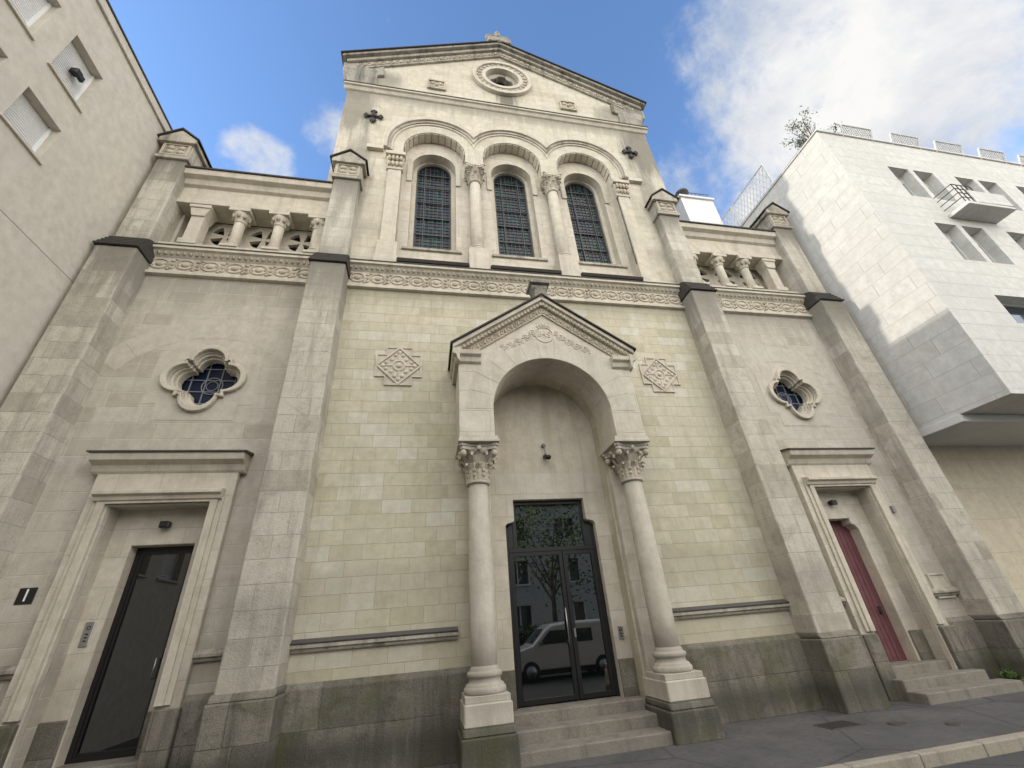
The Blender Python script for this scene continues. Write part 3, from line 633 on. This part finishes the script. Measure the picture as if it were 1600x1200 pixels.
for sg in (-1,1):
    x=XC+sg*3.27; z=7.08; o=B()
    cr=[(-.3,-.52),(.3,-.52),(.3,-.3),(.52,-.3),(.52,.3),(.3,.3),(.3,.52),(-.3,.52),(-.3,.3),(-.52,.3),(-.52,-.3),(-.3,-.3)]
    def T_(ps,k=1): return [(x+a*k,z+b*k) for a,b in ps]
    o.plate(T_(cr),[T_(cr,.91)],-.035,0); o.prism(T_(cr,.91),-.012,0)
    dm=[(0,-.6),(.6,0),(0,.6),(-.6,0)]; dm=[(a*.86,b*.86) for a,b in dm]
    o.plate(T_(dm),[T_(dm,.88)],-.045,-.004)
    o.ring(x,-.015,z,.13,.13,.02,20,5); o.ball((x,-.02,z),.06,.035,.06)
    for k in range(4):
        a=k*pi/2; ca,sa=math.cos(a),math.sin(a)
        o.tube((x+.13*ca,-.015,z+.13*sa),(x+.34*ca,-.015,z+.34*sa),.02,6)
        o.ball((x+.36*ca,-.015,z+.36*sa),.055,.03,.055,7,5)
        for s_ in (-1,1):
            o.ball((x+.28*ca-s_*.085*sa,-.015,z+.28*sa+s_*.085*ca),.045,.028,.045,6,5)
        a+=pi/4; o.ball((x+.23*math.cos(a),-.012,z+.23*math.sin(a)),.05,.028,.05,6,5)
        o.ball((x+.36*math.cos(a),-.012,z+.36*math.sin(a)),.03,.022,.03,6,4)
    o.obj('diamond_cross_relief',M_trim,CH)
o=B(); o.plate(rect(11.02,11.50,1.55,2.05),[rect(11.06,11.46,1.59,2.01)],-.035,0); o.box(11.06,11.46,-.015,0,1.59,2.01); o.obj('wall_meter_box',M_trim,CH,.004)
o=B(); o.box(10.95,11.03,-.07,0,3.40,3.55); o.obj('wall_sensor_box',M_grey,CH,.005)
def spot(x,y,z):
    E=empty('spotlight'); b=B(); b.box(x-.06,x+.06,y-.05,y,z-.03,z+.05); b.box(x-.075,x+.075,y-.15,y-.05,z-.055,z+.055); b.obj('housing',M_black,E,.012)
    b=B(); b.box(x-.055,x+.055,y-.155,y-.151,z-.035,z+.035); b.obj('lens',M_iron,E)
spot(pc+.04,.25,3.72); spot(pr-.1,.25,3.72)
E=empty('security_camera'); b=B(); b.tube((XC+.02,.31,5.24),(XC+.02,.25,5.24),.045,12); b.tube((XC+.02,.26,5.22),(XC+.03,.20,5.0),.012,8); b.obj('bracket',M_grey,E)
b=B(); b.tube((XC+.03,.28,4.98),(XC+.05,.10,4.90),.05,14,.048); b.tube((XC+.05,.10,4.90),(XC+.052,.07,4.887),.055,14); b.obj('camera_body',M_black,E)
E=empty('house_number_sign'); b=B(); b.box(-6.13,-5.90,-.015,0,2.56,2.79); b.obj('plate',M_black,E,.004); text('numeral','1',.25,(-6.015,-.018,2.675),(pi/2,0,0),M_white,E,.002)
def intercom(x,y,z,w_,h2):
    E=empty('intercom_panel'); b=B(); b.box(x-w_/2,x+w_/2,y-.02,y,z-h2/2,z+h2/2); b.obj('panel',M_steel,E,.004)
    b=B()
    for k in range(3): b.box(x-.02,x+.02,y-.026,y-.02,z-h2*.3+k*.045,z-h2*.3+k*.045+.02)
    b.ring(x,y-.02,z+h2*.25,.025,.025,.006,14,5); b.obj('buttons',M_black,E)
intercom(XC+1.12,.30,1.46,.10,.22); intercom(pc-.60,.25,2.1,.12,.34)
# ------------------------------------------------------------------ LEFT BUILDING
M_render=stone('cream_render',(.61,.56,.475),(.65,.60,.515),(.5,.5,.5),mort_on=False,stainamt=.16,stain=(.48,.44,.37),bumpy=.2,pitamt=.06)
M_shut=plain('white_roller_shutter',(.70,.69,.67),.5,noise=.1,ns=3)
LB=empty('apartment_building'); X0=-7.35
wins=[(-3.05,-2.22,10.0,10.95),(-3.05,-2.22,11.78,13.0),(-4.45,-3.5,10.0,10.95),(-4.45,-3.5,11.78,13.0)]
for zb in (3.6,6.6): wins+= [(-4.45,-3.5,zb,zb+1.2)]
for y in (-6.2,-8.2,-10.2):
    for zb in (3.6,6.6,9.4,11.78): wins.append((y,y+1.1,zb,zb+1.2))
b=B(); b.plate(rect(-13,6,-.2,14.2),[rect(*q_) for q_ in wins],X0-.35,X0,'x'); b.box(X0-14,X0-.36,-13,6,0,14.1); b.obj('walls',M_render,LB)
b=B(); b.box(X0-.5,X0+.06,-13.06,6,14.2,14.46); b.box(X0-14,X0-.5,-13,6,14.1,14.4); b.obj('roof_parapet',M_render,LB,.01)
b=B(); b.box(X0-.5,X0+.09,-13.08,6,14.46,14.50); b.obj('roof_coping',M_lead,LB)
b=B()
for z in (8.6,): b.box(X0,X0+.004,-13,0.5,z,z+.010)
b.obj('render_joints',M_conc if False else M_grey,LB)
b=B(); f2=B(); si=B()
for (y0,y1,z0,z1) in wins:
    b.box(X0-.24,X0-.20,y0,y1,z0,z1); f2.box(X0-.19,X0-.155,y0,y0+.05,z0,z1); f2.box(X0-.19,X0-.155,y1-.05,y1,z0,z1); f2.box(X0-.19,X0-.15,y0,y1,z0,z0+.06)
    n=int((z1-z0)/.055)
    for k in range(n): b.prism([(X0-.20,z0+k*.055),(X0-.185,z0+k*.055+.01),(X0-.185,z0+k*.055+.045),(X0-.20,z0+k*.055+.055)],y0+.04,y1-.04)
    si.box(X0-.2,X0+.05,y0-.05,y1+.05,z0-.06,z0+.0)
b.obj('roller_shutters',M_shut,LB); f2.obj('window_frames',M_white,LB); si.obj('window_sills',M_render,LB,.006)
E=empty('floodlight'); b=B(); b.box(X0-.17,X0-.02,-2.65,-2.51,12.40,12.52); b.box(X0-.05,X0+.02,-2.69,-2.47,12.30,12.44); b.tube((X0-.16,-2.58,12.48),(X0-.01,-2.58,12.40),.02); b.obj('housing',M_black,E,.01)
# ------------------------------------------------------------------ RIGHT BUILDING
M_clad=stone('stone_cladding',(.61,.60,.56),(.645,.635,.60),(.32,.31,.29),w=1.7,h=.46,ms=.006,stainamt=.22,stain=(.48,.465,.43),seed=.3,bumpy=.12,pitamt=.06,mortamt=.7)
M_cream=stone('cream_ground_floor_wall',(.56,.50,.38),(.60,.54,.42),(.42,.39,.31),w=1.4,h=.8,ms=.006,stainamt=.15,bumpy=.15)
M_conc=plain('painted_concrete',(.62,.61,.58),.8,noise=.15,ns=3)
RB=empty('apartment_building.001'); X1=12.72; Y1=-2.4; ZT=15.55; ZB=5.4
fw=[]
for x in (14.75,17.6,20.4,23.2):
    for (z0,z1) in ((12.55,14.05),(9.75,11.3)):
        fw+= [(x,x+.85,z0,z1),(x+1.05,x+1.9,z0,z1)]
    fw.append((x,x+2.0,7.5,8.45))
b=B(); b.plate(rect(X1,30,ZB,ZT),[rect(*q_) for q_ in fw],Y1,Y1+.4)
b.box(X1,X1+.35,Y1+.4,22,ZB,ZT); b.box(X1+.35,30,Y1+.7,22,ZB,ZT-.4); b.box(X1+.35,30,Y1+.4,Y1+.7,ZB,ZB+.2)
b.obj('clad_walls',M_clad,RB)
b=B(); b.box(X1-.05,30,Y1-.05,Y1+.35,ZT,ZT+.07); b.box(X1-.05,X1+.35,Y1+.35,22,ZT,ZT+.07); b.obj('roof_coping',M_conc,RB,.008)
g=B(); f2=B()
for (x0,x1,z0,z1) in fw:
    g.box(x0,x1,Y1+.34,Y1+.36,z0,z1); 
    f2.box(x0,x0+.05,Y1+.28,Y1+.34,z0,z1); f2.box(x1-.05,x1,Y1+.28,Y1+.34,z0,z1); f2.box(x0+.05,x1-.05,Y1+.28,Y1+.34,z0,z0+.05); f2.box(x0+.05,x1-.05,Y1+.28,Y1+.34,z1-.05,z1)
    if z1-z0>1.2: f2.box(x0+.05,x1-.05,Y1+.29,Y1+.335,(z0+z1)/2+.35,z1-.05)
g.obj('window_glass',M_wglass,RB); f2.obj('window_frames',M_conc,RB)
b=B()
for x in (15.6,20.0):
    b.box(x,x+1.9,Y1-.55,Y1,11.62,11.74); b.box(x+.45,x+1.9,Y1-.55,Y1-.47,11.74,12.30); b.box(x+1.82,x+1.9,Y1-.47,Y1,11.74,12.30)
b.obj('balcony_slabs',M_clad,RB,.01)
b=B()
for x in (15.6,20.0):
    for z in (11.95,12.15,12.35,12.55): b.tube((x+.03,Y1-.51,z),(x+.8,Y1-.51,z),.013); b.tube((x+.03,Y1-.51,z),(x+.03,Y1,z),.013)
    for k in range(5): b.tube((x+.03+.19*k,Y1-.51,11.74),(x+.03+.19*k,Y1-.51,12.55),.012)
b.obj('balcony_railings',M_iron,RB)
b=B()
def lattice(bm,p,q_,z0,z1,n,lean=0.0):
    p=Vector(p);q_=Vector(q_); r=.016
    L_=lambda z:-lean*(z-z0)
    for z in (z0,z1): bm.tube((p.x,p.y+L_(z),z),(q_.x,q_.y+L_(z),z),.03)
    for a in (p,q_): bm.tube((a.x,a.y,z0-.15),(a.x,a.y+L_(z1),z1),.03)
    m_=3
    for k in range(-m_,n):
        for sgn in (1,-1):
            f0=k/n; f1=(k+m_)/n
            za,zb=(z0,z1) if sgn>0 else (z1,z0)
            ta=max(0,f0); tb=min(1,f1)
            if tb<=ta: continue
            A=p+(q_-p)*ta; Bq=p+(q_-p)*tb; h0=za+(zb-za)*(ta-f0)/(f1-f0); h1=za+(zb-za)*(tb-f0)/(f1-f0)
            bm.tube((A.x,A.y+L_(h0),h0),(Bq.x,Bq.y+L_(h1),h1),r,4)
for x in (13.8,15.9,17.9,20.0,22.0): lattice(b,(x,Y1+.02),(x+1.25,Y1+.02),ZT+.08,ZT+.42,12,.5)
lattice(b,(X1+.1,-.3),(X1+.1,1.6),ZT+.12,ZT+1.4,10); lattice(b,(X1+.1,1.7),(X1+.1,4.6),ZT+.12,ZT+1.4,14)
b.obj('roof_lattice_railings',M_conc,RB)
b=B(); b.box(X1-.06,30,-1.35,3.2,ZB-.20,ZB-.004); b.obj('entrance_canopy',M_conc,RB,.01)
b=B(); b.box(X1+.65,30,.3,.6,-.2,ZB-.2); b.box(X1+.65,X1+.95,.6,12,-.2,ZB-.2); b.obj('ground_floor_wall',M_cream,RB)
b=B(); b.box(X1+.02,X1+.64,2.5,2.7,-.2,ZB-.2); b.obj('passage_dark_sheet',M_dark,RB)  # dark sheet standing in for the shade inside the gap
CB=empty('roof_chimney'); b=B(); b.box(10.95,12.6,2.2,3.4,12.4,18.0); b.box(10.87,12.66,2.12,3.48,18.0,18.12); b.obj('stack',M_shut,CB,.01)
b=B(); b.lathe(11.4,2.5,[(.22,18.1),(.22,18.6),(.30,18.62),(.30,18.74)],14); b.tube((10.95,2.3,18.12),(10.95,2.3,18.4),.02)
for k in range(8): b.tube((11.0+.2*k,2.2,18.12),(11.0+.2*k,2.2,18.4),.01)
b.tube((10.95,2.2,18.4),(12.5,2.2,18.4),.015); b.obj('pots_and_rail',M_lead,CB)
def leafcloud(name,mat,c,r,n,size,parent=None):
    b=B()
    cl=[(Vector((random.gauss(0,.45)*r[0],random.gauss(0,.45)*r[1],random.gauss(0,.42)*r[2]))) for _ in range(max(6,n//90))]
    for i in range(n):
        k=random.choice(cl); p=Vector(c)+k+Vector((random.gauss(0,.16)*r[0],random.gauss(0,.16)*r[1],random.gauss(0,.16)*r[2]))
        u_=Vector((random.uniform(-1,1),random.uniform(-1,1),random.uniform(-1,1))).normalized(); v_=u_.orthogonal().normalized(); s_=size*random.uniform(.6,1.3)
        b.add([p-u_*s_,p+v_*s_*.5,p+u_*s_,p-v_*s_*.5],[(0,1,2,3)])
    return b.obj(name,mat,parent,recalc=False)
def leafmat(name,a,b_):
    m=bpy.data.materials.new(name); q=N(nodes(m)); g=q.n('ShaderNodeNewGeometry'); n1=q.noise(g.outputs['Position'],1.5,3); col=q.mix(q.ramp(n1,.35,.65),c4(a),c4(b_)); q.pbsdf(col,.6); return m
M_leaf=leafmat('foliage',(.06,.11,.02),(.16,.24,.05)); M_leafp=leafmat('pale_foliage',(.15,.18,.09),(.24,.26,.15)); M_bark=plain('bark',(.09,.07,.05),.9,noise=.4,bump=.5)
RS=empty('roof_shrub'); b=B()
for k in range(30):
    a=random.uniform(0,2*pi); l=random.uniform(.4,1.0); b.tube((13.05,-2.0,ZT),(13.05+math.cos(a)*l*.45,-2.0+math.sin(a)*l*.4,ZT+l),.008,4)
b.obj('stems',M_bark,RS); leafcloud('leaves',M_leafp,(13.05,-2.0,ZT+.55),(.75,.55,.55),1500,.045,RS)
# ------------------------------------------------------------------ GROUND
def asphalt(name,a,b_):
    m=bpy.data.materials.new(name); q=N(nodes(m)); g=q.n('ShaderNodeNewGeometry'); P_=g.outputs['Position']
    n1=q.noise(P_,160,2,.7); n2=q.noise(P_,1.1,4,.65); n3=q.noise(P_,9,4,.7)
    col=q.mix(q.ramp(n2,.35,.65),c4(a),c4(b_)); col=q.mix(q.math('MULTIPLY',q.ramp(n1,.52,.66),.6),col,(.19,.185,.175,1)); col=q.mix(q.math('MULTIPLY',q.ramp(n3,.5,.7),.5),col,(.035,.035,.034,1))
    vo=q.n('ShaderNodeTexVoronoi',feature='DISTANCE_TO_EDGE'); vo.inputs['Scale'].default_value=.45; q.l(P_,vo.inputs['Vector'])
    cr=q.ramp(q.math('ADD',vo.outputs[0],q.math('MULTIPLY',q.math('SUBTRACT',n3,.5),.05)),.0,.012,(1,1,1,1),(0,0,0,1)); col=q.mix(q.math('MULTIPLY',cr,.6),col,(.02,.02,.02,1))
    q.pbsdf(col,.85,q.bump(q.math('ADD',n1,q.math('MULTIPLY',n3,.8)),.7,.009)); return m
M_side=asphalt('sidewalk_asphalt',(.065,.062,.06),(.105,.10,.096)); M_road=asphalt('road_asphalt',(.05,.05,.05),(.075,.073,.07))
b=B(); b.box(-300,300,-300,300,-.5,-.13); b.obj('ground',M_road)
b=B(); b.box(-60,60,-10.4,-2.76,-.4,-.124); b.obj('road',M_road)
b=B(); b.box(-60,60,-2.60,.6,-.4,0); b.box(X0-50,X0,.6,3,-.4,-.004); b.box(12.3,60,.6,14,-.4,-.002); b.obj('sidewalk',M_side)
b=B(); b.box(-60,60,-13.0,-10.56,-.4,0); b.obj('sidewalk.001',M_side)
for nm,y0,y1 in (('kerb',-2.755,-2.602),('kerb.001',-10.558,-10.405)):
    b=B(); x=-30
    while x<40: b.box(x+.006,x+.994,y0-random.uniform(0,.004),y1,-.35,.004+random.uniform(0,.006)); x+=1
    b.obj(nm,M_kerb,None,.015,seg=2)
M_cast=plain('cast_iron',(.06,.055,.05),.6,noise=.4,bump=.3)
E=empty('utility_cover'); b=B(); b.box(6.15,6.75,-1.32,-.92,-.02,.008); b.obj('frame',M_cast,E,.004); b=B()
for k in range(9): b.box(6.19+.06*k,6.22+.06*k,-1.29,-.95,.008,.014)
b.obj('ribs',M_cast,E)
E=empty('manhole_cover'); b=B(); b.lathe(7.15,-1.5,[(.13,-.01),(.13,.009),(.11,.012)],24); b.lathe(7.7,-1.9,[(.1,-.01),(.1,.009),(.085,.012)],24); b.obj('lids',M_cast,E)
E=empty('weed_plant'); leafcloud('leaves',M_leaf,(11.3,-.3,.16),(.22,.15,.16),160,.05,E)
b=B()
for k in range(8): b.tube((11.3,-.25,0),(11.3+random.uniform(-.15,.15),-.3+random.uniform(-.1,.1),.28),.005,4)
b.obj('stems',M_leaf,E)
# ------------------------------------------------------------------ OPPOSITE SIDE (seen in the door glass)
OB=empty('apartment_building.002'); ow=[]
for x in range(-34,20,4):
    for z in (1.2,4.2,7.2): ow.append((x,x+1.6,z,z+1.6))
b=B(); b.plate(rect(-38,22,-.2,9.8),[rect(*q_) for q_ in ow],-24.4,-24); b.box(-38,22,-34,-24.41,0,9.7); b.obj('walls',M_render,OB)
g=B(); f2=B()
for q_ in ow: g.box(q_[0],q_[1],-24.35,-24.33,q_[2],q_[3]); f2.box(q_[0]-.08,q_[1]+.08,-24.0,-23.9,q_[2]-.1,q_[2]); f2.box((q_[0]+q_[1])/2-.04,(q_[0]+q_[1])/2+.04,-24.33,-24.2,q_[2],q_[3])
g.obj('window_glass',M_wglass,OB); f2.obj('window_trim',M_white,OB)
b=B(); b.box(-38.2,22.2,-34.2,-23.8,9.8,10.0); b.obj('roof',M_slate,OB)
HG=empty('hedge'); 
bb=B()
for i in range(15000):
    p=Vector((random.uniform(-26,16),-13.6+random.gauss(0,.3),random.uniform(.05,1.6)+random.gauss(0,.05))); u_=Vector((random.uniform(-1,1),random.uniform(-1,1),random.uniform(-1,1))).normalized(); v_=u_.orthogonal().normalized(); s_=.10*random.uniform(.6,1.3)
    bb.add([p-u_*s_,p+v_*s_*.5,p+u_*s_,p-v_*s_*.5],[(0,1,2,3)])
bb.obj('leaves',M_leaf,HG,recalc=False); bb=B(); bb.box(-26,16,-13.75,-13.45,-.1,1.35); bb.obj('inner_branches',M_dark,HG)
def tree(x,y,h,r,nl=2200):
    T=empty('street_tree'); b=B(); b.tube((x,y,-.1),(x+.1,y,h*.5),.16,10,.10)
    for k in range(7):
        a=k*2*pi/7+random.uniform(-.3,.3); s_=Vector((x+.08,y,h*random.uniform(.32,.5))); e_=Vector((x+math.cos(a)*r*.8,y+math.sin(a)*r*.8,h*random.uniform(.6,.95))); b.tube(s_,e_,.06,6,.02)
        for j in range(3):
            m_=s_.lerp(e_,.5+.15*j); b.tube(m_,m_+Vector((random.uniform(-1,1),random.uniform(-1,1),random.uniform(.2,1)))*r*.35,.02,5,.008)
    b.obj('trunk_and_limbs',M_bark,T); leafcloud('leaves',M_leaf,(x,y,h*.70),(r*1.5,r*1.5,h*.42),nl,.11,T)
tree(1.2,-15.5,7,2.2); tree(7.0,-16.0,8,2.2,2000); tree(-5,-15.8,6.5,2.0); tree(-10.5,-14.8,6.5,2.4,5200); tree(-14.5,-16,7.5,2.6,5200); tree(11.5,-17,8,2.4)
V=empty('parked_van'); M_paint=plain('white_car_paint',(.80,.81,.82),.25,**{'Coat Weight':.6}); M_tyre=plain('tyre_rubber',(.02,.02,.02),.8); M_chr=plain('alloy_wheel',(.5,.5,.52),.3,metal=.8)
vx,vy0,vy1=3.0,-10.1,-8.35; zb=-.124
prof=[(0,.35),(.0,.62),(.05,.80),(.25,.95),(.95,1.12),(1.5,1.62),(1.75,1.76),(2.4,1.82),(4.2,1.80),(4.38,1.7),(4.42,.9),(4.42,.35)]
b=B(); 
secs=[(vy0,.90),(vy0+.08,.97),(vy0+.22,1.0),(vy1-.22,1.0),(vy1-.08,.97),(vy1,.90)]
n=len(prof); vs=[];fs=[]
for (y,k) in secs:
    for (a,z) in prof: vs.append((vx+2.21+(a-2.21)*(.955+.045*(k-.9)*10),y,zb+(z if z<1.0 else 1.0+(z-1.0)*k)))
for i in range(len(secs)-1):
    for j in range(n): fs.append((i*n+j,i*n+(j+1)%n,(i+1)*n+(j+1)%n,(i+1)*n+j))
fs+= [list(range(n)),list(range(5*n,6*n))]
b.add(vs,fs); b.obj('body',M_paint,V,.04,seg=2)
b=B()
for y in (vy0-.004,vy1+.004):
    b.prism([(vx+1.18,zb+1.12),(vx+2.3,zb+1.12),(vx+2.3,zb+1.55),(vx+1.66,zb+1.55)],y-.006,y+.006)
    b.prism([(vx+2.4,zb+1.12),(vx+3.3,zb+1.12),(vx+3.3,zb+1.55),(vx+2.4,zb+1.55)],y-.006,y+.006)
b.add([(vx+1.0,vy0+.2,zb+1.185),(vx+1.0,vy1-.2,zb+1.185),(vx+1.47,vy1-.25,zb+1.625),(vx+1.47,vy0+.25,zb+1.625)],[(0,1,2,3)])
b.obj('windows',M_wglass,V)
b=B(); hb=B()
for wx in (.85,3.6):
    for y0,y1 in ((vy0-.02,vy0+.2),(vy1-.2,vy1+.02)):
        b.tube((vx+wx,y0,zb+.32),(vx+wx,y1,zb+.32),.32,24); hb.tube((vx+wx,y0-.006,zb+.32),(vx+wx,y1+.006,zb+.32),.19,14)
b.box(vx+.1,vx+4.35,vy0+.08,vy1-.08,zb+.2,zb+.36); b.box(vx-.02,vx+.05,vy0+.3,vy1-.3,zb+.5,zb+.72); b.obj('tyres_and_trim',M_tyre,V); hb.obj('wheel_hubs',M_chr,V)
b=B(); b.box(vx+.0,vx+.35,vy1-.3,vy1-.02,zb+.72,zb+.90); b.box(vx+.0,vx+.35,vy0+.02,vy0+.3,zb+.72,zb+.90); b.box(vx+1.2,vx+1.32,vy1,vy1+.18,zb+1.1,zb+1.25); b.obj('headlights_and_mirror',M_grey,V,.03)
# ------------------------------------------------------------------ CAMERA
f=660.
Xv=Vector((3380,-90,-660)).normalized(); Zv=Vector((-102,1165,-660)); Zv=(Zv-Xv*Zv.dot(Xv)).normalized(); Yv=Zv.cross(Xv)
R=Matrix((Xv,Yv,Zv))
cd=bpy.data.cameras.new('Camera'); cam=bpy.data.objects.new('Camera',cd); COL.objects.link(cam)
cd.sensor_width=36; cd.lens=36*f/1600; cd.clip_end=2000; cd.clip_start=.05
cam.matrix_world=Matrix.Translation((0,-8.5,1.76))@R.to_4x4(); SC.camera=cam
# ------------------------------------------------------------------ LIGHT
el=math.atan(.335/1.0); sd=Vector((1,-.03,-.335)).normalized()
sun=bpy.data.lights.new('sun','SUN'); sun.energy=2.6; sun.angle=math.radians(.6); sun.color=(1,.93,.82)
so=bpy.data.objects.new('sun',sun); COL.objects.link(so); so.rotation_euler=(-sd).to_track_quat('Z','Y').to_euler()
W=bpy.data.worlds.new('World'); SC.world=W; W.use_nodes=True; nt=W.node_tree; nt.nodes.clear(); q=N(nt)
sk=q.n('ShaderNodeTexSky',sky_type='NISHITA'); sk.sun_disc=False; sk.sun_elevation=el; sk.sun_rotation=math.atan2(-1,.03); sk.air_density=1.0; sk.dust_density=.4; sk.ozone_density=1.6
bg1=q.n('ShaderNodeBackground'); q.l(q.mix(1.0,sk.outputs[0],(1.8,2.1,2.5,1),'MULTIPLY'),bg1.inputs[0]); bg1.inputs[1].default_value=.15
tc=q.n('ShaderNodeTexCoord'); dv=tc.outputs['Generated']
sp=q.n('ShaderNodeSeparateXYZ'); q.l(dv,sp.inputs[0])
def dot(v):
    o=q.n('ShaderNodeVectorMath',operation='DOT_PRODUCT'); q.l(dv,o.inputs[0]); o.inputs[1].default_value=v; return o.outputs['Value']
sm=q.sm
n1=q.noise(dv,3.2,9,.60,.35); n2=q.noise(dv,9,8,.65,.2)
nn=q.math('ADD',q.math('MULTIPLY',n1,.7),q.math('MULTIPLY',n2,.3))
big=sm(dot((.748,.243,.617)),.80,.985)
rear=sm(q.math('MULTIPLY',sp.outputs[1],-1.0),-.15,.35)  # unseen cloud bank behind the camera, added to light the facade
puff=q.math('ADD',q.math('MULTIPLY',sm(dot(Vector((-.326,.549,.769)).normalized()),.9955,.9996),1.15),q.math('MULTIPLY',sm(dot(Vector((-.199,.506,.839)).normalized()),.9970,.9998),.85))
mask=q.math('MAXIMUM',q.math('MULTIPLY',rear,.85),q.math('MAXIMUM',big,q.math('MULTIPLY',puff,.58)))
cov=sm(q.math('ADD',q.math('MULTIPLY',mask,.62),q.math('MULTIPLY',q.math('SUBTRACT',nn,.5),2.2)),.24,.62)
cs=q.noise(dv,5.5,6,.6,.3)
shade=q.ramp(q.math('ADD',q.math('MULTIPLY',cs,.6),q.math('MULTIPLY',n1,.4)),.36,.60,(.55,.62,.74,1),(1.0,.99,.97,1))
warm=q.mix(rear,(1,1,1,1),(1.0,.925,.81,1))
bg2=q.n('ShaderNodeBackground'); q.l(q.mix(1.0,shade,warm,'MULTIPLY'),bg2.inputs[0]); q.l(q.math('ADD',.97,q.math('MULTIPLY',rear,3.5)),bg2.inputs[1])  # added rear clouds boosted well above the visible ones as soft fill
mx=q.n('ShaderNodeMixShader'); q.l(cov,mx.inputs[0]); q.l(bg1.outputs[0],mx.inputs[1]); q.l(bg2.outputs[0],mx.inputs[2])
wo=q.n('ShaderNodeOutputWorld'); q.l(mx.outputs[0],wo.inputs[0])
SC.view_settings.view_transform='Standard'; SC.view_settings.look='None'; SC.view_settings.exposure=0
